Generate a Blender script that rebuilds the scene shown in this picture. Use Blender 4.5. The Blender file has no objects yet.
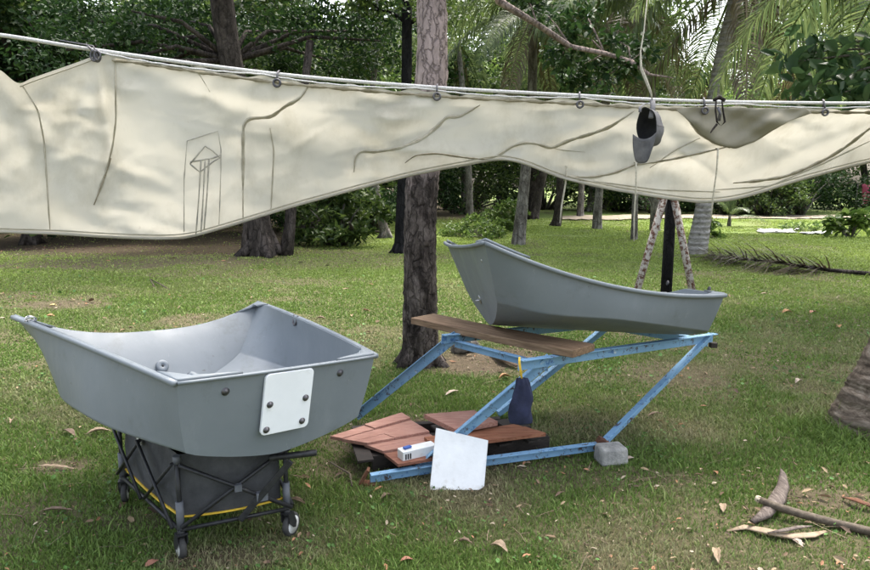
import bpy, bmesh, math, random
import numpy as np
from mathutils import Vector, Matrix, Euler
random.seed(7); RNG = np.random.default_rng(11)
SC = bpy.context.scene; COL = SC.collection
PI = math.pi
CAMZ = 1.6; HOR = 186.0; F = 650.0
TILT = math.atan((285-HOR)/F)

# ------------------------------------------------------------------ measuring helpers
def ray(px, py):
    a = TILT; u = (px-435)/F; v = -(py-285)/F
    return Vector((u, math.cos(a)+v*math.sin(a), v*math.cos(a)-math.sin(a)))
def G(px, py, z=0.0):
    r = ray(px, py); t = (z-CAMZ)/r.z
    return Vector((r.x*t, r.y*t, z))
def D(px, py, y):
    r = ray(px, py); t = y/r.y
    return Vector((r.x*t, y, CAMZ+r.z*t))
def interp(keys, x):
    ks = keys
    if x <= ks[0][0]: return ks[0][1]
    for i in range(len(ks)-1):
        if x <= ks[i+1][0]:
            x0, y0 = ks[i]; x1, y1 = ks[i+1]
            m0 = (y1-ks[i-1][1])/(x1-ks[i-1][0]) if i > 0 else (y1-y0)/(x1-x0)
            m1 = (ks[i+2][1]-y0)/(ks[i+2][0]-x0) if i+2 < len(ks) else (y1-y0)/(x1-x0)
            h = x1-x0; t = (x-x0)/h
            return (2*t**3-3*t*t+1)*y0+(t**3-2*t*t+t)*h*m0+(-2*t**3+3*t*t)*y1+(t**3-t*t)*h*m1
    return ks[-1][1]

# ------------------------------------------------------------------ value noise (numpy)
_LAT = RNG.random((256, 256))
def vnoise(x, y, s, ox=0.0):
    x = np.asarray(x)/s+ox+1000; y = np.asarray(y)/s+ox*1.7+1000
    xi = np.floor(x).astype(int); yi = np.floor(y).astype(int)
    fx = x-xi; fy = y-yi; fx = fx*fx*(3-2*fx); fy = fy*fy*(3-2*fy)
    g = lambda a, b: _LAT[a % 256, b % 256]
    return (g(xi, yi)*(1-fx)+g(xi+1, yi)*fx)*(1-fy)+(g(xi, yi+1)*(1-fx)+g(xi+1, yi+1)*fx)*fy
def fbm(x, y, s, ox=0.0, o=4):
    r = 0; a = .5; n = 0
    for k in range(o):
        r = r+a*vnoise(x, y, s/2**k, ox+k*13.7); n += a; a *= .55
    return r/n

# ------------------------------------------------------------------ object helpers
def tag(o, label=None, cat=None, group=None, kind=None):
    if label: o['label'] = label
    if cat: o['category'] = cat
    if group: o['group'] = group
    if kind: o['kind'] = kind
    return o
def empty(name, loc=(0, 0, 0), label=None, cat=None, group=None):
    o = bpy.data.objects.new(name, None); COL.objects.link(o); o.location = loc
    o.empty_display_size = .1
    return tag(o, label, cat, group)
def link_mesh(name, me, mat=None, parent=None):
    o = bpy.data.objects.new(name, me); COL.objects.link(o)
    if mat: me.materials.append(mat)
    if parent:
        o.parent = parent
        o.matrix_parent_inverse = Matrix.Identity(4)
    return o
def np_mesh(name, V, faces, nper, mat, parent=None, colors=None, smooth=False, uv=None):
    """faces: (n, nper) array"""
    me = bpy.data.meshes.new(name)
    V = np.asarray(V, dtype=np.float32); faces = np.asarray(faces, dtype=np.int32)
    me.vertices.add(len(V)); me.vertices.foreach_set('co', V.ravel())
    n = len(faces); me.loops.add(n*nper); me.loops.foreach_set('vertex_index', faces.ravel())
    me.polygons.add(n)
    me.polygons.foreach_set('loop_start', np.arange(0, n*nper, nper, dtype=np.int32))
    if smooth: me.polygons.foreach_set('use_smooth', np.ones(n, dtype=bool))
    me.update(calc_edges=True)
    if colors is not None:
        at = me.attributes.new('tint', 'FLOAT_COLOR', 'POINT')
        c = np.ones((len(V), 4), dtype=np.float32); c[:, :3] = colors
        at.data.foreach_set('color', c.ravel())
    return link_mesh(name, me, mat, parent)

class MB:
    """collects simple shapes; build() links them as one mesh"""
    def __init__(s): s.v = []; s.f = []; s.sm = []
    def add(s, vs, fs, smooth=False):
        b = len(s.v); s.v += [Vector(v) for v in vs]; s.f += [[b+i for i in f] for f in fs]; s.sm += [smooth]*len(fs)
    def box(s, c, size, rot=None, taper=1.0):
        c = Vector(c); x, y, z = [k/2 for k in size]
        M = rot if rot else Matrix.Identity(3)
        vs = []
        for sx, sy, sz in [(-1, -1, -1), (1, -1, -1), (1, 1, -1), (-1, 1, -1), (-1, -1, 1), (1, -1, 1), (1, 1, 1), (-1, 1, 1)]:
            k = taper if sz > 0 else 1
            vs.append(c+M@Vector((sx*x*k, sy*y*k, sz*z)))
        s.add(vs, [(0, 3, 2, 1), (4, 5, 6, 7), (0, 1, 5, 4), (1, 2, 6, 5), (2, 3, 7, 6), (3, 0, 4, 7)])
    def bar(s, a, b, w, t, up=(0, 0, 1)):
        """flat bar a->b, w along up-ish, t sideways"""
        a = Vector(a); b = Vector(b); d = (b-a).normalized(); up = Vector(up)
        side = d.cross(up).normalized(); u = side.cross(d).normalized()
        vs = []
        for p in (a, b):
            for i, j in ((-1, -1), (1, -1), (1, 1), (-1, 1)):
                vs.append(p+side*(i*t/2)+u*(j*w/2))
        s.add(vs, [(0, 3, 2, 1), (4, 5, 6, 7), (0, 1, 5, 4), (1, 2, 6, 5), (2, 3, 7, 6), (3, 0, 4, 7)])
    def tube(s, pts, rad, n=10, cap=True, flat=1.0, jit=0.0, up=(0, 0, 1), closed=False):
        pts = [Vector(p) for p in pts]; m = len(pts)
        if not hasattr(rad, '__len__'): rad = [rad]*m
        vs = []; ref = None
        for i, p in enumerate(pts):
            if closed: d = pts[(i+1) % m]-pts[i-1]
            else: d = pts[min(i+1, m-1)]-pts[max(i-1, 0)]
            d.normalize()
            if ref is None:
                ref = Vector(up)
                if abs(ref.dot(d)) > .95: ref = Vector((1, 0, 0)) if abs(d.x) < .9 else Vector((0, 1, 0))
            x = d.cross(ref).normalized(); y = x.cross(d).normalized()
            if flat == 1.0: ref = y
            for k in range(n):
                a = 2*PI*k/n; r = rad[i]*(1+(random.uniform(-jit, jit) if jit else 0))
                vs.append(p+x*(math.cos(a)*r)+y*(math.sin(a)*r*flat))
        fs = []
        for i in range(m if closed else m-1):
            for k in range(n):
                a = i*n+k; b = i*n+(k+1) % n; c = ((i+1) % m)*n+(k+1) % n; e = ((i+1) % m)*n+k
                fs.append((a, b, c, e))
        s.add(vs, fs, True)
        if cap and not closed:
            b = len(s.v)-len(vs)
            s.f += [[b+k for k in range(n)][::-1], [b+(m-1)*n+k for k in range(n)]]; s.sm += [False, False]
    def lathe(s, prof, origin, axis=(0, 0, 1), n=24):
        """prof: list of (r, h)"""
        ax = Vector(axis).normalized(); t = Vector((1, 0, 0)) if abs(ax.x) < .9 else Vector((0, 1, 0))
        x = ax.cross(t).normalized(); y = ax.cross(x); o = Vector(origin); vs = []
        for r, h in prof:
            for k in range(n):
                a = 2*PI*k/n; vs.append(o+ax*h+x*(r*math.cos(a))+y*(r*math.sin(a)))
        fs = [(i*n+k, i*n+(k+1) % n, (i+1)*n+(k+1) % n, (i+1)*n+k) for i in range(len(prof)-1) for k in range(n)]
        s.add(vs, fs, True)
    def prism(s, poly, thick):
        """poly: 3D points of a flat outline, extruded along its normal by thick (both ways/2)"""
        P = [Vector(p) for p in poly]; nrm = Vector((0, 0, 0))
        for i in range(len(P)): nrm += P[i].cross(P[(i+1) % len(P)])
        nrm.normalize(); n = len(P)
        vs = [p+nrm*thick/2 for p in P]+[p-nrm*thick/2 for p in P]
        fs = [list(range(n)), list(range(2*n-1, n-1, -1))]+[(i, n+i, n+(i+1) % n, (i+1) % n) for i in range(n)]
        s.add(vs, fs)
    def build(s, name, mat, parent=None, bevel=0.0, solid=0.0, sub=0):
        me = bpy.data.meshes.new(name); me.from_pydata([tuple(v) for v in s.v], [], s.f)
        for p, k in zip(me.polygons, s.sm): p.use_smooth = k
        bm = bmesh.new(); bm.from_mesh(me); bmesh.ops.recalc_face_normals(bm, faces=bm.faces); bm.to_mesh(me); bm.free()
        o = link_mesh(name, me, mat, parent)
        if solid:
            m = o.modifiers.new('s', 'SOLIDIFY'); m.thickness = solid; m.offset = -1
        if bevel:
            m = o.modifiers.new('b', 'BEVEL'); m.width = bevel; m.segments = 3; m.limit_method = 'ANGLE'; m.angle_limit = math.radians(35)
            for p in me.polygons: p.use_smooth = True
            m2 = o.modifiers.new('wn', 'WEIGHTED_NORMAL'); m2.keep_sharp = True
        if sub:
            m = o.modifiers.new('u', 'SUBSURF'); m.levels = m.render_levels = sub
        return o

# ------------------------------------------------------------------ materials
def new_mat(name):
    m = bpy.data.materials.new(name); m.use_nodes = True; nt = m.node_tree
    for n in list(nt.nodes): nt.nodes.remove(n)
    out = nt.nodes.new('ShaderNodeOutputMaterial')
    return m, nt, out
def N(nt, t, **kw):
    n = nt.nodes.new(t)
    for k, v in kw.items():
        if k in n.inputs.keys() if isinstance(k, str) else False: n.inputs[k].default_value = v
        else: setattr(n, k, v)
    return n
def noise(nt, scale, detail=6, rough=.6, coord=None, sc=(1, 1, 1), dist=0.0):
    n = nt.nodes.new('ShaderNodeTexNoise'); n.inputs['Scale'].default_value = scale
    n.inputs['Detail'].default_value = detail; n.inputs['Roughness'].default_value = rough; n.inputs['Distortion'].default_value = dist
    tc = nt.nodes.new('ShaderNodeTexCoord'); mp = nt.nodes.new('ShaderNodeMapping'); mp.inputs['Scale'].default_value = sc
    nt.links.new(tc.outputs[coord or 'Object'], mp.inputs['Vector']); nt.links.new(mp.outputs[0], n.inputs['Vector'])
    return n
def ramp(nt, src, stops, interp_='LINEAR'):
    r = nt.nodes.new('ShaderNodeValToRGB'); r.color_ramp.interpolation = interp_
    el = r.color_ramp.elements
    while len(el) < len(stops): el.new(.5)
    for e, (p, c) in zip(el, stops):
        e.position = p; e.color = (c[0], c[1], c[2], 1) if hasattr(c, '__len__') else (c, c, c, 1)
    nt.links.new(src, r.inputs[0]); return r
def mix(nt, fac, a, b, mode='MIX'):
    m = nt.nodes.new('ShaderNodeMix'); m.data_type = 'RGBA'; m.blend_type = mode
    for s, v in ((0, fac), (6, a), (7, b)):
        if hasattr(v, 'links') or isinstance(v, bpy.types.NodeSocket): nt.links.new(v, m.inputs[s])
        elif hasattr(v, '__len__'): m.inputs[s].default_value = (v[0], v[1], v[2], 1)
        else: m.inputs[s].default_value = v
    return m.outputs[2]
def finish(nt, out, col, rough=.6, bump=None, bstr=.3, bdist=.01, spec=.5, metal=0.0, transl=0.0, coat=0.0):
    p = nt.nodes.new('ShaderNodeBsdfPrincipled')
    if hasattr(col, '__len__') and not isinstance(col, bpy.types.NodeSocket): p.inputs['Base Color'].default_value = (*col[:3], 1)
    else: nt.links.new(col, p.inputs['Base Color'])
    if isinstance(rough, bpy.types.NodeSocket): nt.links.new(rough, p.inputs['Roughness'])
    else: p.inputs['Roughness'].default_value = rough
    p.inputs['Specular IOR Level'].default_value = spec; p.inputs['Metallic'].default_value = metal
    p.inputs['Coat Weight'].default_value = coat
    if bump is not None:
        b = nt.nodes.new('ShaderNodeBump'); b.inputs['Strength'].default_value = bstr; b.inputs['Distance'].default_value = bdist
        nt.links.new(bump, b.inputs['Height']); nt.links.new(b.outputs[0], p.inputs['Normal'])
    if transl:
        t = nt.nodes.new('ShaderNodeBsdfTranslucent')
        if isinstance(col, bpy.types.NodeSocket): nt.links.new(col, t.inputs[0])
        else: t.inputs[0].default_value = (*col[:3], 1)
        ms = nt.nodes.new('ShaderNodeMixShader'); ms.inputs[0].default_value = transl
        nt.links.new(p.outputs[0], ms.inputs[1]); nt.links.new(t.outputs[0], ms.inputs[2]); nt.links.new(ms.outputs[0], out.inputs[0])
    else: nt.links.new(p.outputs[0], out.inputs[0])
    return p
def two_tone(name, a, b, scale=6, rough=.6, lo=.35, hi=.65, bstr=.2, bdist=.004, sc=(1, 1, 1), spec=.4, detail=8, metal=0, transl=0, coat=0, c=None, cs=40, clo=.6, chi=.7):
    m, nt, out = new_mat(name); n = noise(nt, scale, detail, .65, sc=sc)
    col = ramp(nt, n.outputs[0], [(lo, a), (hi, b)]).outputs[0]
    if c is not None:
        n2 = noise(nt, cs, 6, .7, sc=sc); f = ramp(nt, n2.outputs[0], [(clo, 0), (chi, 1)]).outputs[0]
        col = mix(nt, f, col, c)
    nb = noise(nt, scale*6, 6, .7, sc=sc)
    finish(nt, out, col, rough, nb.outputs[0], bstr, bdist, spec, metal, transl, coat)
    return m
def leaf_mat(name, a, b, transl=.42, rough=.42, spec=.4):
    m, nt, out = new_mat(name)
    at = nt.nodes.new('ShaderNodeAttribute'); at.attribute_name = 'tint'
    sep = nt.nodes.new('ShaderNodeSeparateColor'); nt.links.new(at.outputs['Color'], sep.inputs[0])
    col = ramp(nt, sep.outputs[0], [(0, a), (1, b)]).outputs[0]
    finish(nt, out, col, rough, None, spec=spec, transl=transl)
    return m
def tint_mat(name, transl=.25, rough=.6, spec=.2):
    m, nt, out = new_mat(name)
    at = nt.nodes.new('ShaderNodeAttribute'); at.attribute_name = 'tint'
    finish(nt, out, at.outputs['Color'], rough, None, spec=spec, transl=transl)
    return m

M = {}
M['rubber'] = two_tone('rubber', (.03, .03, .03), (.06, .058, .055), 30, .75)
M['black'] = two_tone('black_metal', (.012, .012, .014), (.03, .03, .033), 40, .45, c=(.09, .08, .06), cs=25, clo=.62, chi=.75)
M['steel'] = two_tone('steel', (.35, .35, .36), (.5, .5, .5), 60, .35, metal=.9)
M['dark_steel'] = two_tone('dark_steel', (.06, .06, .07), (.15, .14, .14), 60, .4, metal=.6)
M['white_panel'] = two_tone('white_panel', (.64, .65, .65), (.74, .75, .75), 9, .4, lo=.3, c=(.45, .42, .36), cs=7, clo=.56, chi=.8)
M['white_plate'] = two_tone('white_plate', (.76, .78, .81), (.84, .86, .89), 4, .35, bstr=.05, c=(.5, .5, .48), cs=9, clo=.6, chi=.85)
M['dust_white'] = two_tone('dusty_white', (.5, .5, .48), (.72, .72, .7), 12, .6)
M['concrete'] = two_tone('concrete', (.2, .2, .19), (.4, .39, .36), 14, .9, bstr=.8, bdist=.01, c=(.1, .11, .07), cs=9, clo=.55, chi=.7)
M['navy'] = two_tone('navy_fabric', (.010, .013, .034), (.02, .025, .06), 18, .85, bstr=.5, bdist=.004)
M['grey_cloth'] = two_tone('grey_cloth', (.085, .083, .086), (.15, .146, .15), 14, .9, bstr=.6, bdist=.003)
M['black_cloth'] = two_tone('black_cloth', (.012, .012, .014), (.03, .03, .03), 14, .9)
M['wagon_fabric'] = two_tone('wagon_fabric', (.036, .037, .041), (.08, .081, .086), 7, .8, bstr=.5, bdist=.006)
M['yellow'] = two_tone('yellow_trim', (.6, .38, .03), (.75, .5, .05), 12, .6)
M['grey_plastic'] = two_tone('grey_plastic', (.09, .095, .11), (.14, .145, .16), 12, .5)
M['rope'] = two_tone('rope', (.42, .41, .4), (.68, .67, .65), 120, .7, bstr=.6)
M['cord'] = two_tone('cord', (.3, .27, .2), (.5, .47, .38), 60, .8)
M['seam'] = two_tone('seam', (.2, .17, .11), (.36, .32, .23), 20, .9, transl=.12)
M['seam_soft'] = two_tone('seam_soft', (.4, .37, .28), (.52, .48, .38), 20, .9, transl=.3)
M['pencil'] = two_tone('pencil', (.3, .29, .25), (.52, .49, .4), 20, .9, transl=.2)
M['rust'] = two_tone('rust', (.07, .03, .018), (.16, .07, .035), 25, .9, bstr=.6)
M['sheet'] = two_tone('pale_sheet', (.5, .5, .48), (.7, .7, .68), 3, .6)
M['pink'] = two_tone('pink_cloth', (.7, .12, .22), (.8, .2, .3), 3, .7)
M['blue_item'] = two_tone('blue_item', (.03, .08, .3), (.05, .12, .4), 12, .5)

# canvas: cream, stained, letting light through
def canvas_mat(name, a, b, tr):
    m, nt, out = new_mat(name)
    n = noise(nt, 1.3, 8, .6); col = ramp(nt, n.outputs[0], [(.3, a), (.7, b)]).outputs[0]
    n2 = noise(nt, 3.5, 8, .7, sc=(1, 1, .6)); st = ramp(nt, n2.outputs[0], [(.5, 0), (.75, .7)]).outputs[0]
    col = mix(nt, st, col, (.36, .33, .25))
    n3 = noise(nt, 22, 6, .7); sp = ramp(nt, n3.outputs[0], [(.66, 0), (.78, .5)]).outputs[0]
    col = mix(nt, sp, col, (.3, .27, .2))
    nb = noise(nt, 4, 6, .6, dist=.6)
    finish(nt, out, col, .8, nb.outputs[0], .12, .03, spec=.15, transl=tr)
    return m
M['canvas'] = canvas_mat('canvas', (.52, .492, .415), (.575, .552, .48), .48)
M['canvas_flap'] = canvas_mat('canvas_flap', (.24, .22, .17), (.36, .33, .25), .2)  # canvas darkened by dirt and by a fold shadow put into the colour

# boat grey gelcoat
def boat_mat():
    m, nt, out = new_mat('grey_gelcoat')
    n = noise(nt, 2.2, 6, .6); col = ramp(nt, n.outputs[0], [(.3, (.148, .17, .188)), (.7, (.183, .205, .224))]).outputs[0]
    n2 = noise(nt, 7, 9, .7, sc=(1, 1, .35)); st = ramp(nt, n2.outputs[0], [(.56, 0), (.75, .35)]).outputs[0]
    col = mix(nt, st, col, (.26, .28, .29))
    n4 = noise(nt, 3, 9, .75); d = ramp(nt, n4.outputs[0], [(.55, 0), (.72, .6)]).outputs[0]
    col = mix(nt, d, col, (.09, .10, .095))
    n6 = noise(nt, 38, 8, .8, sc=(1, 1, .25), dist=.5); d6 = ramp(nt, n6.outputs[0], [(.63, 0), (.68, .55)]).outputs[0]
    col = mix(nt, d6, col, (.32, .33, .33))
    n7 = noise(nt, 26, 6, .7); d7 = ramp(nt, n7.outputs[0], [(.68, 0), (.72, .8)]).outputs[0]
    col = mix(nt, d7, col, (.07, .065, .055))
    r = ramp(nt, n2.outputs[0], [(.3, .36), (.7, .58)]).outputs[0]
    n3 = noise(nt, 9, 3, .5)
    finish(nt, out, col, r, n3.outputs[0], .12, .01, spec=.45)
    return m
M['boat'] = boat_mat()

# chipped sky-blue paint over steel
def blue_paint():
    m, nt, out = new_mat('chipped_blue_paint')
    n = noise(nt, 5, 8, .6); col = ramp(nt, n.outputs[0], [(.3, (.15, .29, .45)), (.7, (.22, .38, .55))]).outputs[0]
    n2 = noise(nt, 16, 10, .75, dist=.4); f = ramp(nt, n2.outputs[0], [(.58, 0), (.61, 1)]).outputs[0]
    col = mix(nt, f, col, (.07, .16, .34))
    n3 = noise(nt, 17, 10, .8, dist=.5); f = ramp(nt, n3.outputs[0], [(.565, 0), (.585, 1)]).outputs[0]
    col = mix(nt, f, col, (.07, .055, .05))
    n5 = noise(nt, 11, 9, .7); f = ramp(nt, n5.outputs[0], [(.64, 0), (.67, 1)]).outputs[0]
    col = mix(nt, f, col, (.42, .5, .55))
    finish(nt, out, col, .6, n2.outputs[0], .3, .003, spec=.35)
    return m
M['blue'] = blue_paint()
def rusty_white():
    m, nt, out = new_mat('rusty_white_paint')
    n = noise(nt, 17, 8, .55, coord='Generated'); f = ramp(nt, noise(nt, 24, 8, .7).outputs[0], [(.46, 0), (.56, 1)]).outputs[0]
    col = mix(nt, f, (.4, .37, .33), (.1, .045, .028))
    finish(nt, out, col, .8, n.outputs[0], .4, .005, spec=.2)
    return m
M['rusty_white'] = rusty_white()

def wood(name, a, b, c, scl=(1, 14, 14), sp=6, paint=None):
    m, nt, out = new_mat(name)
    n = noise(nt, sp, 8, .65, sc=scl, dist=.4); col = ramp(nt, n.outputs[0], [(.25, a), (.5, b), (.75, c)]).outputs[0]
    n2 = noise(nt, 2, 5, .6); d = ramp(nt, n2.outputs[0], [(.45, 0), (.75, .6)]).outputs[0]
    col = mix(nt, d, col, tuple(k*.45 for k in b))
    if paint:
        f = ramp(nt, noise(nt, 5, 8, .7).outputs[0], [(.46, 0), (.52, 1)]).outputs[0]
        col = mix(nt, f, col, paint)
    finish(nt, out, col, .75, n.outputs[0], .6, .004, spec=.3)
    return m
M['plank'] = wood('bench_wood', (.04, .024, .014), (.19, .12, .07), (.36, .25, .16), scl=(1, 18, 18), sp=5)
M['red_wood'] = wood('red_wood', (.13, .05, .032), (.24, .10, .065), (.34, .18, .12))
M['pink_wood'] = wood('pink_wood', (.18, .08, .06), (.36, .185, .14), (.46, .3, .24), sp=9)
M['orange_wood'] = wood('orange_wood', (.1, .035, .02), (.27, .105, .055), (.38, .2, .12))
M['dark_wood'] = wood('dark_wood', (.012, .01, .009), (.03, .024, .02), (.055, .042, .034))
M['stick'] = wood('stick_bark', (.04, .03, .022), (.1, .078, .055), (.2, .165, .12), scl=(8, 8, 8))
M['husk'] = wood('husk', (.025, .018, .015), (.1, .078, .065), (.24, .2, .17), scl=(12, 3, 12))
M['cutwood'] = two_tone('cut_wood', (.4, .34, .24), (.55, .48, .36), 30, .8)

def bark(name, a, b, c, scale=5, sc=(1, 1, .35), ring=False, bstr=1.0, bdist=.05, upper=None, zc=1.6, lo=.36, hi=.66):
    m, nt, out = new_mat(name)
    n = noise(nt, scale, 14, .78, sc=sc, dist=.5)
    col = ramp(nt, n.outputs[0], [(lo, a), (.5, b), (hi, c)]).outputs[0]
    n2 = noise(nt, scale*.5, 8, .7); f = ramp(nt, n2.outputs[0], [(.5, 0), (.72, .7)]).outputs[0]
    col = mix(nt, f, col, c)
    bsrc = n.outputs[0]
    if ring:
        tc = nt.nodes.new('ShaderNodeTexCoord'); sp = nt.nodes.new('ShaderNodeSeparateXYZ'); nt.links.new(tc.outputs['Object'], sp.inputs[0])
        nz = noise(nt, 6, 3, .5)
        ad = nt.nodes.new('ShaderNodeMath'); ad.operation = 'MULTIPLY_ADD'; nt.links.new(nz.outputs[0], ad.inputs[0]); ad.inputs[1].default_value = .07
        nt.links.new(sp.outputs[2], ad.inputs[2])
        w = nt.nodes.new('ShaderNodeMath'); w.operation = 'MULTIPLY'; nt.links.new(ad.outputs[0], w.inputs[0]); w.inputs[1].default_value = 2*PI/.13
        s = nt.nodes.new('ShaderNodeMath'); s.operation = 'SINE'; nt.links.new(w.outputs[0], s.inputs[0])
        fr = ramp(nt, s.outputs[0], [(.6, 0), (1, .45)]).outputs[0]
        col = mix(nt, fr, col, a)
        bsrc = mix(nt, .4, n.outputs[0], s.outputs[0])
    if upper:
        tc = nt.nodes.new('ShaderNodeTexCoord'); sp = nt.nodes.new('ShaderNodeSeparateXYZ'); nt.links.new(tc.outputs['Object'], sp.inputs[0])
        nz = noise(nt, 2.5, 6, .7)
        ad = nt.nodes.new('ShaderNodeMath'); ad.operation = 'MULTIPLY_ADD'; nt.links.new(nz.outputs[0], ad.inputs[0]); ad.inputs[1].default_value = 1.2
        nt.links.new(sp.outputs[2], ad.inputs[2])
        mr = nt.nodes.new('ShaderNodeMapRange'); mr.inputs[1].default_value = zc+.45; mr.inputs[2].default_value = zc+.75; nt.links.new(ad.outputs[0], mr.inputs[0])
        up = ramp(nt, n.outputs[0], [(.36, tuple(k*.4 for k in upper)), (.45, tuple(k*.85 for k in upper)), (.52, upper), (.64, tuple(min(1, k*1.4) for k in upper))]).outputs[0]
        col = mix(nt, mr.outputs[0], col, up)
    if not ring:
        vo = nt.nodes.new('ShaderNodeTexVoronoi'); vo.feature = 'DISTANCE_TO_EDGE'; vo.inputs['Scale'].default_value = scale*1.9; vo.inputs['Randomness'].default_value = 1
        tc2 = nt.nodes.new('ShaderNodeTexCoord'); mp2 = nt.nodes.new('ShaderNodeMapping'); mp2.inputs['Scale'].default_value = (1, 1, .3)
        ds = noise(nt, scale*2, 4, .6); ad2 = nt.nodes.new('ShaderNodeMixRGB'); ad2.blend_type = 'ADD'; ad2.inputs[0].default_value = .09
        nt.links.new(tc2.outputs['Object'], ad2.inputs[1]); nt.links.new(ds.outputs['Color'], ad2.inputs[2]); nt.links.new(ad2.outputs[0], mp2.inputs[0]); nt.links.new(mp2.outputs[0], vo.inputs['Vector'])
        cr = ramp(nt, vo.outputs['Distance'], [(.0, .5), (.09, 1)]).outputs[0]; col = mix(nt, .8, col, cr, 'MULTIPLY'); bsrc = mix(nt, .5, bsrc, cr)
    finish(nt, out, col, .9, bsrc, bstr, bdist, spec=.15)
    return m
M['bark_near'] = bark('bark_near', (.012, .01, .009), (.05, .04, .035), (.19, .16, .145), 8, upper=(.34, .27, .25), zc=1.75, lo=.38, hi=.64)
M['bark_dark'] = bark('bark_dark', (.015, .013, .012), (.045, .037, .032), (.12, .1, .09), 5)
M['bark_black'] = bark('bark_black', (.005, .005, .006), (.012, .012, .013), (.03, .028, .028), 5)
M['bark_grey'] = bark('bark_grey', (.05, .042, .036), (.15, .135, .12), (.36, .34, .31), 5)
M['bark_palm'] = bark('bark_palm', (.1, .09, .08), (.3, .28, .26), (.46, .44, .42), 5, sc=(1, 1, 2), ring=True, bdist=.03)
M['bark_palm_near'] = bark('bark_palm_near', (.045, .034, .025), (.15, .118, .09), (.31, .262, .21), 7, sc=(1, 1, 2.2), ring=True, bdist=.03)

M['leaf_dark'] = leaf_mat('leaf_dark', (.010, .028, .010), (.045, .09, .022), transl=.3, spec=.2, rough=.55)
M['leaf_mid'] = leaf_mat('leaf_mid', (.025, .055, .016), (.14, .2, .045))
M['leaf_light'] = leaf_mat('leaf_light', (.06, .12, .025), (.24, .33, .08))
M['leaf_big'] = leaf_mat('leaf_big', (.03, .075, .035), (.12, .2, .075), rough=.35, spec=.5)
M['palm_leaf'] = leaf_mat('palm_leaf', (.04, .075, .03), (.2, .25, .09), rough=.33, spec=.5)
M['palm_dry'] = leaf_mat('palm_dry', (.06, .045, .025), (.2, .16, .09), .25)
M['litter'] = tint_mat('litter', .1, .8)
M['grass'] = tint_mat('grass', .3, .55, .25)

# ground: soil with mossy thatch, real blades stand on it
def ground_mat():
    m, nt, out = new_mat('ground_soil')
    at = nt.nodes.new('ShaderNodeAttribute'); at.attribute_name = 'tint'
    n = noise(nt, 14, 10, .75); g = ramp(nt, n.outputs[0], [(.3, .55), (.7, 1.45)]).outputs[0]
    col = mix(nt, 1.0, at.outputs['Color'], g, 'MULTIPLY')
    n2 = noise(nt, 55, 6, .8); g2 = ramp(nt, n2.outputs[0], [(.3, .6), (.7, 1.4)]).outputs[0]
    col = mix(nt, 1.0, col, g2, 'MULTIPLY')
    nb = noise(nt, 30, 10, .8)
    finish(nt, out, col, .95, nb.outputs[0], .8, .03, spec=.1)
    return m
M['ground'] = ground_mat()

# ------------------------------------------------------------------ terrain fields
# bare patches: (px, py, radius x m, radius y m, strength) located on the lawn
_b = []
for px, py, rx, ry, s in [(475, 360, .75, .5, 1), (60, 468, .22, .13, .8), (60, 306, .8, .35, .8), (235, 320, 1.0, .5, .65), (610, 375, .5, .3, .4), (680, 375, .7, .45, .7), (600, 480, .8, .18, .5),
                          (430, 440, .7, .5, .9), (500, 462, .5, .2, .6), (330, 470, .3, .2, .6), (210, 560, .3, .12, .6), (130, 520, .3, .12, .4), (760, 350, .8, .4, .4), (840, 500, .35, .15, .8), (500, 530, 1.2, .2, .35), (20, 520, .4, .15, .5), (280, 545, .3, .12, .4),
                          (140, 262, 4, 1.6, .8), (300, 250, 3, 1.2, .7), (30, 245, 4.5, 2.4, 1), (380, 255, 2, 1.2, .6), (690, 395, .5, .3, .5), (820, 370, .5, .3, .45), (360, 330, .6, .4, .4), (330, 375, .5, .3, .35)]:
    g = G(px, py); _b.append((g.x, g.y, rx, ry, s))
def bare(x, y):
    r = np.zeros_like(np.asarray(x, dtype=float))
    w = fbm(x, y, .5, 3.1)*1.4-.7
    for cx, cy, rx, ry, s in _b:
        d = ((x-cx)/rx)**2+((y-cy)/ry)**2
        r = np.maximum(r, s*np.clip(1.25-d+w*1.1, 0, 1))
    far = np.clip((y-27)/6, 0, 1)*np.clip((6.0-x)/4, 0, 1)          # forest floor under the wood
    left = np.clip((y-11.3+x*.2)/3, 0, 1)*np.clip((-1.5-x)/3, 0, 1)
    n = np.clip((fbm(x, y, 1.3, 8.8)-.55)*5, 0, .5)
    return np.clip(np.maximum(np.maximum(r, n), np.maximum(far, left)*.95), 0, 1)
def ground_z(x, y):
    amp = np.clip((np.hypot(x, y)-6)/10, 0, 1)
    return (fbm(x, y, 5.0, 21.3)-.5)*.35*amp+(fbm(x, y, .35, 2.2)-.5)*.018

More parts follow.
